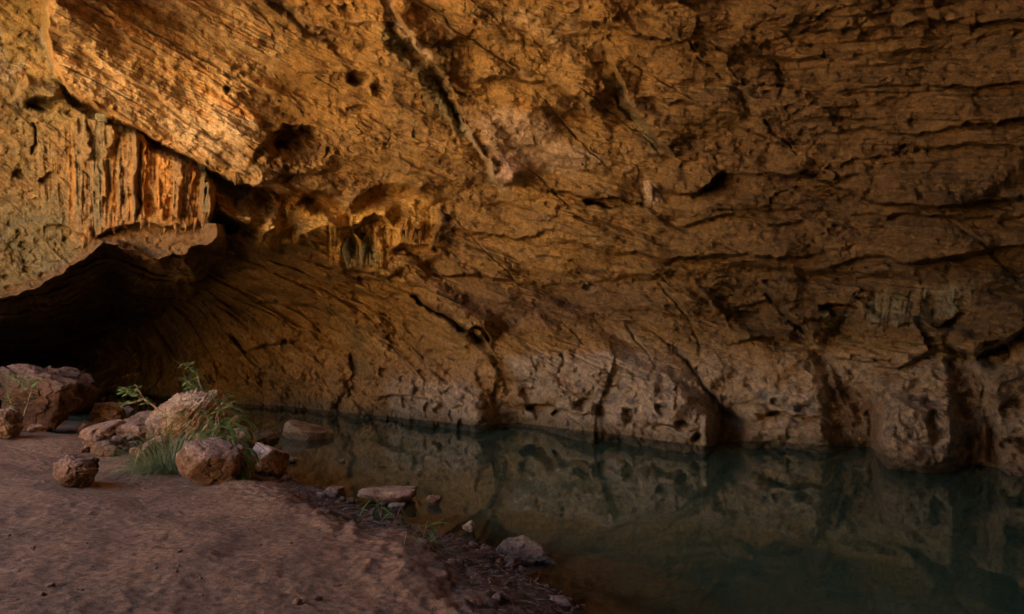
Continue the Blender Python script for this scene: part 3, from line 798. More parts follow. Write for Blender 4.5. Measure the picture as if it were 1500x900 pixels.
# added unseen banks outside: shade the floor and bounce sun onto the slab
berm = 5.0 * sstep(-6, -26, GY) + 1.2 * sstep(-1, -9, GY) + 3.6 * sstep(-8.5, -15, GX + .35 * (GY - 3)) * sstep(12, 6, GY)
GZ = GZ + berm * (1 + .25 * perlin(GX * .15, GY * .15, 2.2))
gc = np.zeros(GX.shape + (3,), F32) + cc(.275, .17, .105)
def gblend(m, c, k=1.0):
    global gc
    m = np.clip(m * k, 0, 1)[..., None]; gc = gc * (1 - m) + c * m
gn = fbm(GX * .9, GY * .9, 4.4, 4); gn2 = fbm(GX * 5, GY * 5, 1.1, 4, .6)
gblend(np.maximum(sstep(1.0, -2.0, GY), sstep(-7.5, -9, GX) * sstep(9, 6, GY)), cc(.60, .40, .20), 1)          # dry sand out of view, made paler to bounce more sun inward
gblend(sstep(0, .5, gn), cc(.26, .17, .10), .7 * sstep(-1.5, 1.5, GY))
gblend(sstep(.1, .5, gn2), cc(.23, .155, .10), .6)
gblend(sstep(.1, .45, -gn2), cc(.36, .255, .165), .5)
gblend(sstep(1.15, .75, SD + .35 * gn2 + .3 * gn), cc(.13, .082, .055), .85)
gblend(sstep(.35, .05, SD + .1 * gn2), cc(.075, .045, .03), .85)                # damp earth and litter
gblend(sstep(.04, -.06, SD), cc(.15, .075, .035), 1)                           # wet margin and shelf
gblend(sstep(-.1, -1.2, SD), cc(.20, .10, .04), 1)
gblend(sstep(-1.2, -3.2, SD), cc(.05, .06, .035), 1)
tag(link_mesh('ground', np.stack([GX, GY, GZ], -1).reshape(-1, 3), grid_faces(*GX.shape)[:, ::-1], M_SAND, col=gc.reshape(-1, 3)), None, None, kind='structure')

# ---- water
m, N, L = new_mat('pool_water')
out = N.new('ShaderNodeOutputMaterial')
fr_ = N.new('ShaderNodeFresnel'); fr_.inputs['IOR'].default_value = 1.37
gl = N.new('ShaderNodeBsdfGlossy'); gl.inputs['Roughness'].default_value = .012; gl.inputs['Color'].default_value = (1, 1, 1, 1)
tr = N.new('ShaderNodeBsdfTransparent'); tr.inputs['Color'].default_value = (.78, .74, .6, 1)
mk = N.new('ShaderNodeBsdfDiffuse'); mk.inputs['Color'].default_value = (.038, .092, .060, 1)
at = N.new('ShaderNodeAttribute'); at.attribute_name = 'murk'
m1 = N.new('ShaderNodeMixShader'); L.new(at.outputs['Fac'], m1.inputs[0]); L.new(tr.outputs[0], m1.inputs[1]); L.new(mk.outputs[0], m1.inputs[2])
m2 = N.new('ShaderNodeMixShader'); L.new(fr_.outputs[0], m2.inputs[0]); L.new(m1.outputs[0], m2.inputs[1]); L.new(gl.outputs[0], m2.inputs[2])
tc = N.new('ShaderNodeTexCoord'); mp = N.new('ShaderNodeMapping'); mp.inputs['Scale'].default_value = (1, .6, 1)
L.new(tc.outputs['Object'], mp.inputs[0])
nz = N.new('ShaderNodeTexNoise'); nz.inputs['Scale'].default_value = 1.3; nz.inputs['Detail'].default_value = 3; L.new(mp.outputs[0], nz.inputs['Vector'])
bp = N.new('ShaderNodeBump'); bp.inputs['Strength'].default_value = .10; bp.inputs['Distance'].default_value = .03; L.new(nz.outputs[0], bp.inputs['Height'])
for q in (gl, fr_): L.new(bp.outputs[0], q.inputs['Normal'])
L.new(m2.outputs[0], out.inputs[0])
wx = np.concatenate([np.arange(-40, -6, 1.0), np.arange(-6, 4, .08), np.arange(4, 20, .5)]); wy = np.concatenate([np.arange(-12, 3, .5), np.arange(3, 13, .08), np.arange(13, 45, .5)])
WX, WY = np.meshgrid(wx, wy); WZ, WSD = ground_z(WX, WY)
murk = 1 - np.exp(-np.maximum(-WZ, 0) * 2.4)
tag(link_mesh('water', np.stack([WX, WY, 0 * WX], -1).reshape(-1, 3), grid_faces(*WX.shape)[:, ::-1], m, attrs={'murk': murk}), None, None, kind='structure')

# ================================================================== ROCKS
def ico(sub):
    bm = bmesh.new(); bmesh.ops.create_icosphere(bm, subdivisions=sub, radius=1)
    v = np.array([x.co[:] for x in bm.verts], F32); f = np.array([[q.index for q in p.verts] for p in bm.faces], np.int32)
    bm.free(); return v, f
ICO = {s: ico(s) for s in (3, 5, 6, 7)}
M_ROCK = stone_mat('boulder_stone', scale=2.6, bump=.8)

def rock(name, label, u, vb, w, h, dep=None, seed=1, rot=0, tilt=0, z=None, sub=6, colr=(.26, .15, .08), col2=(.13, .07, .035), pale=(.42, .31, .24), planes=15, rough=.10,
         sink=.12, cat='rock', group=None, flat=None, extra=(), furrow=0, at=None):
    """u, vb = pixel of the base centre; w, h = size in pixels at that distance"""
    zz = .45 if z is None else z
    for _ in range(6):
        x, y = on_plane(u, vb, zz) if at is None else at
        if z is None: zz = float(ground_z(np.array([x]), np.array([y]))[0][0])
    sc = y / 1000.0
    W = w * sc / 2; Hh = h * sc / (2 - sink * 2) ; D = (dep or .8) * W
    if at is None: y += D * .55
    if z is None: zz = float(ground_z(np.array([x]), np.array([y]))[0][0])
    d, f = ICO[sub]
    rg = np.random.RandomState(seed)
    n = rg.normal(size=(planes, 3)); n /= np.linalg.norm(n, axis=1)[:, None]
    o = rg.uniform(.66, .95, planes)
    for e in extra: 
        e = np.array(e, float); n = np.vstack([n, e[:3] / np.linalg.norm(e[:3])]); o = np.append(o, e[3])
    r = np.full(len(d), 1.15, F32)
    den = d @ n.T
    rr = np.where(den > .05, o / np.maximum(den, .05), 9)
    k = 26.0
    r = -np.log(np.exp(-k * np.minimum(rr, 3)).sum(1) + np.exp(-k * 1.12)) / k
    p = d * r[:, None]
    q = p * np.array([W, D, Hh]) + seed * 3.7
    fq = 1.6 / max(W, .05)
    a = fbm(q[:, 0] * fq, q[:, 1] * fq, q[:, 2] * fq, 5, .55)
    b = fbm(q[:, 0] * fq * 2.5, q[:, 1] * fq * 2.5, q[:, 2] * fq * 2.5, 4, .6, ridge=True)
    _, e21, fc_, _ = worley(q[:, 0] * fq * 1.6, q[:, 1] * fq * 1.6, q[:, 2] * fq * 2.2, seed)
    disp = rough * (1.0 * a + .35 * b + .9 * fc_)
    if furrow:
        fu = fbm((q[:, 0] + .6 * q[:, 2]) * fq * 1.2, q[:, 1] * fq * 2, (q[:, 2] - .9 * q[:, 0]) * fq * 5, 4, .6, ridge=True); disp = disp + furrow * fu
    disp = disp - .10 * sstep(.1, .5, fbm(q[:, 0] * fq * .9 + 7, q[:, 1] * fq * .9, q[:, 2] * fq * 1.8, 3)) 
    p = p * (1 + disp[:, None])
    p = p * np.array([W, D, Hh])
    R = Matrix.Rotation(rot, 3, 'Z') @ Matrix.Rotation(tilt, 3, 'Y')
    p = p @ np.array(R).T
    p[:, 2] *= Hh / max(1e-6, (p[:, 2].max() - p[:, 2].min()) / 2)
    p[:, 0] *= W / max(1e-6, (p[:, 0].max() - p[:, 0].min()) / 2)
    p[:, 0] -= (p[:, 0].max() + p[:, 0].min()) / 2
    p[:, 2] += -p[:, 2].min() - 2 * Hh * sink
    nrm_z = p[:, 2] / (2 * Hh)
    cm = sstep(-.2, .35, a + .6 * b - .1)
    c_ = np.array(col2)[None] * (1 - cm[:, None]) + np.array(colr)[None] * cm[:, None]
    # upper faces painted paler, lower sides left dark, to mimic top light
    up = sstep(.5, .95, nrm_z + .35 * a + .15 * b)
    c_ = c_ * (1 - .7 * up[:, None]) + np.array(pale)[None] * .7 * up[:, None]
    ob = link_mesh(name, p, f, M_ROCK, col=c_)
    ob.location = (x, y, zz)
    tag(ob, label, cat, group)
    return ob

rock('boulder', 'large dark boulder with a flat crusted top at the left edge', 44, 630, 122, 96, .75, z=.50, seed=11, rot=.1, tilt=.16, colr=(.14, .065, .028), col2=(.075, .036, .018), pale=(.26, .18, .14), planes=9, rough=.13,
     extra=[(.25, -.1, 1, .72), (0, -1, -.25, .7), (1, -.3, -.1, .78)], sub=7, cat='boulder')
rock('boulder', 'brown rock cut off by the left edge, beside the seedling', -4, 645, 52, 46, 1.0, seed=23, colr=(.30, .17, .09), cat='boulder')
rock('boulder', 'pale furrowed pyramid-shaped boulder behind the grass tussock', 262, 652, 130, 82, .8, seed=36, rot=.2, colr=(.46, .30, .15), col2=(.20, .11, .05), pale=(.60, .46, .33), planes=6, rough=.10, furrow=.20,
     extra=[(-.55, -.5, .8, .55), (.9, -.3, .5, .62), (0, -1, .15, .7)], sub=7, cat='boulder')
rock('boulder', 'rounded brown boulder in the foreground beside the grass tussock', 296, 714, 92, 66, .95, seed=47, rot=.3, colr=(.24, .13, .065), col2=(.14, .07, .03), pale=(.44, .32, .26), planes=10, rough=.07,
     extra=[(.1, -1, -.35, .72), (-.7, -.6, .1, .8), (.2, -.35, 1, .76)], sub=7, cat='boulder')
rock('rock', 'small dark rugged rock alone on the open sand', 100, 715, 70, 48, .9, seed=58, rot=-.4, colr=(.20, .11, .065), col2=(.09, .05, .03), pale=(.26, .17, .13), planes=9, rough=.13)
rock('rock', 'pale cream boulder with a dark right side at the water\'s edge', 384, 696, 58, 46, .9, seed=64, colr=(.50, .34, .23), col2=(.32, .18, .1), pale=(.66, .50, .42), planes=7, rough=.07,
     extra=[(1, -.3, -.1, .6), (-.5, -.5, .6, .75)])
rock('rock', 'mossy low rock behind the pale cream boulder', 378, 660, 52, 26, 1.0, seed=72, colr=(.28, .20, .09), col2=(.12, .09, .05), pale=(.30, .22, .12), z=0.02)
rock('rock', 'wedge-shaped rock standing alone in the pool, pale left end', 446, 645, 78, 27, .7, seed=85, colr=(.40, .23, .11), col2=(.22, .12, .06), pale=(.52, .37, .24), planes=8, z=-.02, extra=[(.45, -.1, 1, .4), (-1, -.3, .2, .8)], sink=.35)
# the pile between the boulders
for (lb, u_, v_, w_, h_, sd_, ti) in [
    ('upper slab of the rubble pile leaning against the large boulder', 146, 630, 60, 40, 3, .35), ('long pointed flat rock at the left of the rubble pile', 140, 645, 58, 28, 5, -.25), ('low blocky rock at the front of the rubble pile', 185, 652, 60, 30, 8, .05),
    ('brown rock in the middle of the rubble pile', 205, 638, 62, 34, 14, .1), ('small upright rock at the top of the rubble pile', 176, 622, 34, 26, 17, 0), ('rock under the left side of the pale boulder', 232, 655, 56, 40, 20, .15),
    ('narrow pale rock between the pale boulder and the reed plant', 345, 668, 40, 44, 29, .3), ('half buried rock behind the reed plant', 330, 690, 52, 36, 33, .1), ('small rock just right of the rounded foreground boulder', 350, 700, 30, 22, 38, 0),
    ('flat pebble-sized rock at the foot of the large boulder', 48, 634, 26, 14, 41, 0)]:
    rock('rock', lb, u_, v_, w_, h_, 1.0, seed=sd_ * 7 + 2, tilt=ti, planes=9, rough=.10, colr=(.36, .22, .14), col2=(.19, .11, .065), pale=(.44, .31, .24))
# along the shore
rock('rock', 'flat pale slab lying across the shoreline', 564, 738, 88, 20, .55, seed=91, z=.0, colr=(.36, .23, .15), col2=(.2, .12, .08), pale=(.46, .33, .25), extra=[(0, 0, 1, .6)], sink=.38, planes=9)
rock('rock', 'small crumbly brown rock on the bank left of the flat slab', 487, 729, 34, 16, .9, seed=96, colr=(.27, .16, .10), col2=(.14, .085, .05), pale=(.3, .2, .14))
rock('rock', 'small dark rock below the flat pale slab', 580, 752, 28, 18, .9, seed=99, colr=(.28, .17, .11), col2=(.15, .09, .06))
rock('rock', 'small pyramid rock awash in the shallows', 635, 742, 24, 16, .9, seed=104, z=-.01, colr=(.25, .14, .08), col2=(.12, .07, .04), pale=(.3, .19, .13))
rock('rock', 'small buff stone at the tip of the wet bank', 687, 780, 20, 15, .9, seed=108, z=.0, colr=(.42, .30, .19), pale=(.48, .36, .24))
rock('rock', 'long dark rock with a pale crest lying in the pool', 768, 829, 92, 36, .5, seed=113, rot=-.35, tilt=.18, z=-.05, colr=(.20, .14, .10), col2=(.10, .07, .05), pale=(.52, .42, .29), planes=9, extra=[(0, -.4, 1, .6)], sink=.38)
rock('rock', 'pale stone half out of the frame at the bottom of the bank', 822, 896, 36, 18, .9, seed=117, z=.0, colr=(.34, .24, .17))
rock('rock', 'little rock in the shallows beneath the wedge-shaped rock', 427, 678, 16, 9, .9, seed=121, z=0.0, colr=(.3, .2, .13))
rock('rock', 'tiny dark rock breaking the water right of the cream boulder', 500, 678, 10, 5, .9, seed=125, z=-.01, colr=(.2, .13, .08))
rr_ = random.Random(77)
for i in range(52):
    u_ = rr_.uniform(112, 400) if i < 26 else rr_.uniform(118, 235); v_ = 632 + rr_.uniform(0, 34) + (u_ - 118) * .12
    if 215 < u_ < 345 and v_ > 672: continue
    s_ = rr_.uniform(9, 32)
    rock('rock', 'small angular rubble wedged among the boulders', u_, v_, s_, s_ * rr_.uniform(.45, .8), 1, seed=500 + i, sub=5, rot=rr_.uniform(-1, 1), tilt=rr_.uniform(-.4, .4), planes=7, group='small rubble among the boulders', sink=.2)
# loose pebbles
rg = random.Random(5)
rs = random.Random(91)
for i in range(190):
    t = rs.random() * 6; j = int(t); a_, b_ = Vector(SHORE[4 + j]), Vector(SHORE[5 + j]); p = a_.lerp(b_, t - j); nn = Vector((-(b_ - a_).y, (b_ - a_).x)).normalized()
    off = rs.uniform(-.12, 1.0) ** 1.0; q = p + nn * off
    if q.y < 3.5: continue
    s_ = rs.uniform(.012, .03 + .05 * rs.random() ** 3) * 2 * 1000 / q.y
    rock('pebble', 'small stone among the dead leaves on the wet bank', 0, 0, s_, s_ * rs.uniform(.4, .7), 1, seed=700 + i, sub=3, cat='pebble', group='stones on the wet bank', at=(q.x, q.y), rot=rs.uniform(-1.5, 1.5),
         colr=rs.choice([(.30, .19, .13), (.22, .14, .1), (.36, .25, .18)]), col2=(.13, .08, .055), pale=(.32, .23, .18), sink=.25)
for i in range(150):
    if i < 60:
        t = rg.random(); k = t * 5; j = int(k); pts_ = [(430, 690), (500, 726), (560, 760), (630, 800), (690, 850), (760, 890)]
        a_, b_ = pts_[j], pts_[min(j + 1, 5)]; u_ = a_[0] + (b_[0] - a_[0]) * (k - j) + rg.uniform(-20, 95); v_ = a_[1] + (b_[1] - a_[1]) * (k - j) + rg.uniform(-8, 10)
    else:
        u_ = rg.uniform(-10, 620); v_ = rg.uniform(690, 890) if rg.random() < .7 else rg.uniform(655, 700)
    if 240 < u_ < 345 and v_ < 725: continue
    s_ = rg.uniform(2, 4 + 8 * rg.random() ** 2) * (v_ - 480) / 250
    xq, yq = on_plane(u_, v_, .3)
    if float(ground_z(np.array([xq]), np.array([yq]))[1][0]) < .1: continue
    rock('pebble', 'small loose stone lying on the sand', u_, v_, s_, s_ * .6, 1, seed=200 + i, sub=3, cat='pebble', group='loose pebbles on the sand', colr=(.30, .19, .14), col2=(.17, .10, .07), pale=(.33, .22, .17))

# ================================================================== PLANTS
class MB:
    def __init__(s): s.v = []; s.f = []
    def tube(s, pts, r0, r1, n=6):
        b = len(s.v); K = len(pts)
        for i, p in enumerate(pts):
            p = Vector(p); t = (Vector(pts[min(i + 1, K - 1)]) - Vector(pts[max(i - 1, 0)])).normalized()
            a = t.orthogonal().normalized(); c = t.cross(a); r = r0 + (r1 - r0) * i / (K - 1)
            for k in range(n):
                an = 2 * math.pi * k / n; s.v.append(p + a * (r * math.cos(an)) + c * (r * math.sin(an)))
        for i in range(K - 1):
            for k in range(n):
                s.f.append((b + i * n + k, b + i * n + (k + 1) % n, b + (i + 1) * n + (k + 1) % n, b + (i + 1) * n + k))
    def blade(s, pts, w, side, wf=None, fold=.25):
        """leaf strip with a folded midrib and a little thickness"""
        b = len(s.v); K = len(pts); side = Vector(side)
        for i, p in enumerate(pts):
            t = i / (K - 1); p = Vector(p)
            tan = (Vector(pts[min(i + 1, K - 1)]) - Vector(pts[max(i - 1, 0)])).normalized()
            sd_ = (side - tan * side.dot(tan)).normalized(); up = sd_.cross(tan)
            ww = w * (wf(t) if wf else (1 - t) ** .7) * .5
            s.v += [p - sd_ * ww + up * ww * fold, p, p + sd_ * ww + up * ww * fold]
        for i in range(K - 1):
            s.f += [(b + i * 3, b + i * 3 + 1, b + i * 3 + 4, b + i * 3 + 3), (b + i * 3 + 1, b + i * 3 + 2, b + i * 3 + 5, b + i * 3 + 4)]
    def build(s, name, mat, parent=None, off=(0, 0, 0)):
        return link_mesh(name, np.array([(Vector(v) - Vector(off))[:] for v in s.v]), np.array(s.f), mat, parent)

def arc(p, dirv, L_, droop, n=7):
    """points of a stem that leaves p along dirv and bends under its weight"""
    pts = []; q = Vector(p); d_ = Vector(dirv).normalized()
    for i in range(n):
        pts.append(q.copy()); d_ = (d_ + Vector((0, 0, -droop / n))).normalized(); q = q + d_ * (L_ / (n - 1))
    return pts
leaf_f = lambda t: math.sin(math.pi * min(1, t * .93 + .07)) ** .75
def gpos(u, v, z=None):
    zz = .4
    for _ in range(6):
        x, y = on_plane(u, v, zz)
        if z is None: zz = float(ground_z(np.array([x]), np.array([y]))[0][0])
        else: zz = z
    return Vector((x, y, zz))

def tussock(u, v, spread, height, n, seed, label, dirbias=(0, 0), mat=M_GRASS, width=.017, name='grass_tussock', droop=1.6):
    r = random.Random(seed); p0 = gpos(u, v); mb = MB(); md = MB()
    for i in range(n):
        a = r.uniform(0, 2 * math.pi); rad = spread * math.sqrt(r.random())
        p = p0 + Vector((math.cos(a) * rad, math.sin(a) * rad * .7, -.02))
        p.z = float(ground_z(np.array([p.x]), np.array([p.y]))[0][0]) - .02
        dead = r.random() < .22
        dv = Vector((math.cos(a) * .75 + dirbias[0] + r.uniform(-.5, .5), math.sin(a) * .6 + dirbias[1] + r.uniform(-.4, .4), r.uniform(.5, 1.8) * (.55 if dead else 1)))
        L_ = height * r.uniform(.35, 1.25)
        pts = arc(p, dv, L_, r.uniform(.5, 1.9) * droop, 7)
        if r.random() < .25:                                     # a bent blade
            k = r.randint(3, 5); kn = pts[k]; w_ = Vector((r.uniform(-.6, .6), r.uniform(-.5, .5), -r.uniform(.2, .9))).normalized()
            pts = pts[:k + 1] + [kn + w_ * (L_ / 6) * m_ for m_ in range(1, 7 - k)]
        (md if dead else mb).blade(pts, width * r.uniform(.5, 1.35), Vector((-dv.y, dv.x, 0)) + Vector((.01, 0, 0)))
    root = empty(name, p0)
    mb.build('green_blades', mat, root, p0); md.build('dry_blades', M_STRAW, root, p0)
    return tag(root, label, 'grass')
tussock(240, 692, .26, .85, 330, 3, 'large grey green grass tussock left of the rounded foreground boulder', (-.25, -.15), droop=1.2)
tussock(290, 668, .26, .62, 220, 4, 'grass tussock growing between the pale boulder and the rounded boulder', (.05, .1))
tussock(352, 712, .16, .16, 70, 5, 'short pale grass at the foot of the reed plant', (.2, 0), width=.007)
tussock(375, 712, .20, .12, 60, 6, 'flattened grass trailing right from the reed plant', (.9, -.2), droop=2.2)
tussock(648, 812, .16, .24, 46, 7, 'grassy shoots leaning over the bank below the reed sprout', (.7, .2), mat=M_REED, width=.010)

def shrub(name, label, u, v, z, stems, seed, leafsize, cat='shrub', mat=M_LEAF, leafw=.45, sr=.006, leafy=1.0, start=.35, Yo=None):
    """stems: list of pixel polylines; the plant stands at the distance of its base"""
    base = gpos(u, v, z); 
    r = random.Random(seed); root = empty(name, base); ms = MB(); ml = MB()
    for st in stems:
        pts = []
        dy = r.uniform(-.12, .12)
        for i, (pu, pv) in enumerate(st):
            Yk = base.y + dy * i / len(st)
            x_, y_, z_ = ray_xyz(np.float64(pu), np.float64(pv), Yk); pts.append(Vector((float(x_), float(y_), float(z_))) - base)
        sm = []
        for a_, b_ in zip(pts[:-1], pts[1:]):
            for k in range(6): sm.append(a_.lerp(b_, k / 6) + Vector((r.gauss(0, .003), r.gauss(0, .004), r.gauss(0, .003))))
        sm.append(pts[-1])
        ms.tube(sm, sr, sr * .35, 6)
        K = len(sm)
        for i in range(int(K * start), K):
            for q in range(3 if r.random() < leafy else 1):
                if r.random() > leafy: continue
                an = r.uniform(0, 2 * math.pi); dv = Vector((math.cos(an), math.sin(an) * .8, r.uniform(-.3, .8)))
                L_ = leafsize * r.uniform(.6, 1.3)
                st0 = sm[i]; st1 = st0 + dv.normalized() * L_ * .35
                ms.tube([st0, st1], sr * .25, sr * .2, 4)
                ml.blade(arc(st1, dv, L_, r.uniform(.3, 1.2), 6), L_ * leafw, Vector((-dv.y, dv.x, r.uniform(-.4, .4))), leaf_f)
    ms.build('stem', M_STEM, root)
    ml.build('foliage', mat, root)
    return tag(root, label, cat)
shrub('leafy_shrub', 'tall thin leafy shrub rising behind the pale furrowed boulder', 304, 628, .5,
      [[(304, 628), (300, 600), (296, 572), (288, 550), (276, 538), (266, 534)], [(300, 600), (290, 580), (282, 562), (276, 552)], [(298, 590), (286, 578), (276, 571)], [(302, 605), (306, 585), (300, 566)],
       [(296, 572), (284, 566), (272, 558)]], 3, .11, sr=.012, start=.2)
shrub('leafy_shrub', 'thin bare-stemmed twig leaning left from the pale boulder', 240, 606, .95,
      [[(240, 606), (222, 592), (208, 584), (190, 577), (182, 574)], [(232, 600), (214, 588), (203, 572), (199, 564)], [(210, 585), (196, 590), (186, 592), (176, 596)], [(196, 580), (186, 572), (180, 568)]], 8, .08, sr=.011, leafy=.7, start=.3)
shrub('leafy_shrub', 'small sprig with pale leaves right of the pale boulder', 318, 640, .6,
      [[(318, 640), (316, 612), (322, 596), (332, 584), (336, 576)], [(322, 600), (314, 586), (308, 574)], [(324, 600), (334, 596), (338, 590)]], 12, .06, sr=.007, start=.4)
shrub('seedling', 'young seedling with green leaves in front of the large dark boulder', 24, 646, .48,
      [[(24, 646), (33, 614), (40, 592), (46, 572), (42, 560), (34, 552)], [(44, 578), (34, 565), (22, 556), (12, 550)], [(24, 646), (20, 618), (18, 598), (12, 580), (8, 560)], [(45, 570), (54, 560), (62, 556)]], 17, .075, sr=.010, cat='seedling', start=.4)
shrub('leafy_shrub', 'low leafy plant in front of the pale boulder beside the tussock', 300, 650, .5,
      [[(285, 650), (280, 632), (272, 612), (262, 606)], [(300, 650), (304, 636), (312, 628)], [(292, 652), (296, 640), (290, 630)]], 21, .06, sr=.006, start=.3)

def reed(name, label, u, v, stems, seed, L0, W0, mat=M_REED, z=None, cat='reed'):
    base = gpos(u, v, z); r = random.Random(seed); root = empty(name, base); ms = MB(); ml = MB()
    for (tu, tv, nl) in stems:
        x_, y_, z_ = ray_xyz(np.float64(tu), np.float64(tv), base.y + r.uniform(-.1, .1)); tip = Vector((float(x_), float(y_), float(z_))) - base
        b0 = Vector((r.uniform(-.05, .05), r.uniform(-.05, .05), -.02))
        mid = b0.lerp(tip, .5) + Vector((0, 0, tip.z * .12))
        pts = [b0.lerp(mid, k / 4).lerp(mid.lerp(tip, k / 4), k / 4) for k in range(5)]
        ms.tube(pts, .0045, .0025, 6)
        for k in range(nl):
            t = (k + .6) / nl; i = min(int(t * 4), 3); p = pts[i].lerp(pts[i + 1], t * 4 - i)
            an = r.choice((0, math.pi)) + r.uniform(-.9, .9)
            dv = Vector((math.cos(an), math.sin(an), r.uniform(-.4, 1.0)))
            L_ = L0 * r.uniform(.65, 1.2)
            ml.blade(arc(p, dv, L_, r.uniform(1.2, 3.0), 9), W0 * r.uniform(.75, 1.15), Vector((-dv.y, dv.x, .1)), leaf_f, .15)
    ms.build('stem', M_STEM, root); ml.build('foliage', mat, root)
    return tag(root, label, cat)
shrub('leafy_shrub', 'bushy dark green plant spilling over the right side of the pale boulder', 322, 672, .5,
      [[(320, 672), (316, 640), (304, 612), (296, 600)], [(322, 672), (326, 640), (336, 618), (348, 610)], [(324, 672), (334, 650), (352, 640)], [(316, 670), (306, 645), (290, 634)], [(320, 668), (322, 630), (318, 604)]], 33, .085, sr=.007, start=.15, mat=M_REED, leafw=.3)
reed('reed_plant', 'drooping broad-leaved reed plant between the boulders', 338, 704, [(326, 595, 16), (342, 612, 15), (312, 620, 11), (354, 636, 12), (362, 655, 9), (330, 640, 9), (346, 598, 7)], 5, .40, .055, cat='reed plant')
reed('reed_sprout', 'pair of upright reed leaves in front of the flat pale slab', 556, 762, [(548, 722, 2), (560, 726, 3), (552, 740, 2)], 6, .32, .036)
reed('reed_sprout', 'thin reed sprout on the dark bank right of the flat slab', 578, 768, [(588, 742, 3), (578, 745, 2)], 9, .22, .028)
reed('reed_sprout', 'bushy reed sprout on the edge of the bank', 625, 795, [(612, 768, 5), (626, 762, 6), (640, 775, 5), (620, 782, 4)], 11, .28, .032)
reed('reed_sprout', 'tiny reed sprout at the tip of the wet bank by the shallows', 652, 768, [(645, 752, 2), (656, 754, 2)], 14, .2, .026)
reed('reed_sprout', 'thin sprout with hanging leaves on the crest of the sand', 598, 812, [(596, 778, 3)], 15, .26, .028)

# twigs and dead leaves on the bank: too many to count
mb = MB(); rg = random.Random(12)
for i in range(2600):
    t = rg.random(); k = t * (6); j = int(k); sp = SHORE[3:10]
    a_, b_ = Vector(sp[j]), Vector(sp[min(j + 1, 6)]); p = a_.lerp(b_, k - j); tn = (b_ - a_).normalized() if (b_ - a_).length else Vector((0, 1)); nn = Vector((-tn.y, tn.x))
    off = rg.gauss(.5, .32)
    x_, y_ = p.x + nn.x * off, p.y + nn.y * off
    g_, s__ = ground_z(np.array([x_]), np.array([y_]))
    if s__[0] < -.02: continue
    an = rg.uniform(0, 2 * math.pi); dv = Vector((math.cos(an), math.sin(an), rg.uniform(-.05, .3))); q = Vector((x_, y_, float(g_[0]) + .012))
    if rg.random() < .55: mb.blade([q, q + dv * .035, q + dv * .07 + Vector((0, 0, -.008))], .024 * rg.uniform(.5, 1.2), Vector((-dv.y, dv.x, .1)), lambda t: .3 + .9 * math.sin(math.pi * t), .4)
    else: mb.tube([q, q + dv * rg.uniform(.05, .2) * 1.0], .0035, .002, 4)
tag(mb.build('leaf_litter', M_DRY), None, None, kind='stuff')

# ================================================================== HANGING THINGS ON THE WALL
def dripstone(name, label, u, v0, v1, wpx, mat, seed, cat='stalactite', group=None, out=.10):
    p = wall_at(u, v0); sc = p.y / 1000; Lh = (v1 - v0) * sc * 1.02; R_ = wpx * sc / 2
    r = random.Random(seed); n = 14; K = 16; vs = []; fs = []
    ph = [r.uniform(0, 6.28) for _ in range(3)]
    for i in range(K):
        t = i / (K - 1); rad = R_ * (1 - t) ** .65 * (1 + .18 * math.sin(t * 9 + ph[0])) + .003
        cx = .25 * R_ * math.sin(t * 5 + ph[1])
        for k in range(n):
            an = 2 * math.pi * k / n; q = rad * (1 + .22 * math.sin(3 * an + ph[2] + t * 3) + .1 * math.sin(7 * an + ph[1]))
            vs.append((cx + q * math.cos(an), q * math.sin(an), .06 - t * (Lh + .06)))
    for i in range(K - 1):
        for k in range(n): fs.append((i * n + k, i * n + (k + 1) % n, (i + 1) * n + (k + 1) % n, (i + 1) * n + k))
    o = link_mesh(name, np.array(vs), np.array(fs), mat); o.location = p + Vector((0, -out, 0)); return tag(o, label, cat, group)
for k, (u_, a_, b_, w_) in enumerate([(127, 352, 366, 6), (136, 345, 360, 7), (212, 326, 337, 6), (223, 328, 336, 5), (246, 334, 344, 6), (262, 333, 347, 6), (276, 332, 341, 5), (290, 326, 345, 7), (302, 318, 338, 7), (172, 334, 344, 5), (190, 330, 340, 6)]):
    dripstone('stalactite', 'short stubby drip on the lower hem of the orange curtain', u_, a_, b_, w_, M_DRIP, k, group='drips along the hem of the orange curtain')
dripstone('stalactite', 'grey green pointed stalactite hanging high on the orange curtain', 158, 178, 240, 15, M_DRIPG, 31, out=.2)
dripstone('stalactite', 'slender greenish stalactite at the right edge of the orange curtain', 300, 248, 318, 9, M_DRIPG, 32, out=.15)
dripstone('stalactite', 'pale stump hanging under the pink face near the dark slit', 952, 272, 300, 17, M_PALE, 33, out=.06)
for k, (u_, a_, b_, w_) in enumerate([(589, 332, 352, 6), (597, 336, 360, 6), (606, 338, 354, 6), (616, 338, 362, 7), (624, 334, 352, 5)]):
    dripstone('stalactite', 'drip hanging from the right end of the orange niche', u_, a_, b_, w_, M_DRIP, 50 + k, group='drips at the right end of the niche', out=.08)
dripstone('stalactite', 'left grey green clump at the bottom of the niche fringe', 510, 355, 397, 14, M_DRIPG, 61, out=.12)
dripstone('stalactite', 'right grey green clump at the bottom of the niche fringe', 534, 352, 380, 11, M_DRIPG, 62, out=.1)
dripstone('stalactite', 'knobbly drip at the tip of the bright slab above the niche', 348, 258, 274, 9, M_DRIP, 64, out=.1)

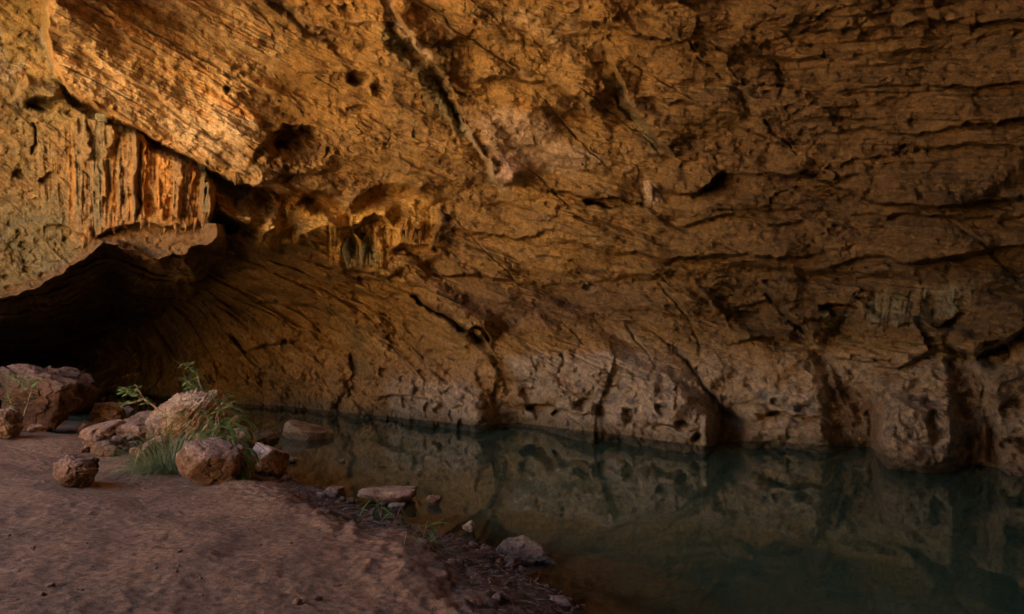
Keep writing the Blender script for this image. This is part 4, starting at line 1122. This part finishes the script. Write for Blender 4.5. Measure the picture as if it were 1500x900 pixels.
def root_thread(label, pts, w, mat=M_ROOT, out=.15):
    base = wall_at(*pts[0]); r = random.Random(int(pts[0][0])); P_ = []
    for (pu, pv) in pts:
        x_, y_, z_ = ray_xyz(np.float64(pu), np.float64(pv), base.y - out); P_.append(Vector((float(x_), float(y_), float(z_))) - base)
    P_[0] = Vector((0, .05, 0))
    sm = []
    for a_, b_ in zip(P_[:-1], P_[1:]):
        for k in range(4): sm.append(a_.lerp(b_, k / 4) + Vector((r.gauss(0, w * .4), r.gauss(0, w * .4), 0)))
    sm.append(P_[-1])
    mb = MB(); mb.tube(sm, w, w * .5, 7); o = mb.build('hanging_root', mat); o.location = base
    return tag(o, label, 'root')
root_thread('short dark knotted root hanging in the middle of the wall', [(855, 448), (856, 462), (853, 474), (856, 486)], .035, M_ROOT)
root_thread('thin pale root hanging left of the long diagonal crack', [(983, 468), (983, 500), (984, 535)], .012, M_PALE)
root_thread('long thin pale root reaching almost to the water', [(1052, 508), (1054, 560), (1056, 600), (1057, 640)], .014, M_PALE)
root_thread('thick stubby root at the left above the pedestal rocks', [(632, 520), (633, 545), (632, 575)], .05, M_DRIP)

# ================================================================== LIGHT, SKY, CAMERA
SUN_EL = math.radians(75); SUN_AZ = math.radians(15)    # azimuth of the sun measured clockwise from +Y
w = bpy.data.worlds.new('World'); bpy.context.scene.world = w; w.use_nodes = True
nt = w.node_tree; bg = nt.nodes['Background']; sky = nt.nodes.new('ShaderNodeTexSky'); sky.sky_type = 'NISHITA'; sky.sun_disc = False
sky.sun_elevation = SUN_EL; sky.sun_rotation = SUN_AZ
nt.links.new(sky.outputs[0], bg.inputs[0]); bg.inputs[1].default_value = .055
sd_ = bpy.data.lights.new('sun', 'SUN'); sd_.energy = 5.0; sd_.angle = math.radians(.5); sd_.color = (1, .90, .78)
so = bpy.data.objects.new('sun', sd_); C.objects.link(so)
to_sun = Vector((math.sin(SUN_AZ) * math.cos(SUN_EL), math.cos(SUN_AZ) * math.cos(SUN_EL), math.sin(SUN_EL)))
so.rotation_euler = to_sun.to_track_quat('Z', 'Y').to_euler()
cd = bpy.data.cameras.new('camera'); cd.lens = 24; cd.sensor_width = 36; cd.clip_end = 2000; cd.clip_start = .05
co = bpy.data.objects.new('camera', cd); C.objects.link(co); co.location = (0, 0, CAMZ); co.rotation_euler = (math.pi / 2 + PITCH, 0, 0)
S = bpy.context.scene; S.camera = co
S.view_settings.view_transform = 'Standard'; S.view_settings.look = 'None'; S.cycles.denoising_prefilter = 'ACCURATE'; S.view_settings.exposure = 4.15; S.view_settings.gamma = 1
S.render.engine = 'CYCLES'; S.cycles.use_denoising = True; S.cycles.max_bounces = 6; S.cycles.diffuse_bounces = 4; S.cycles.caustics_reflective = False; S.cycles.caustics_refractive = False
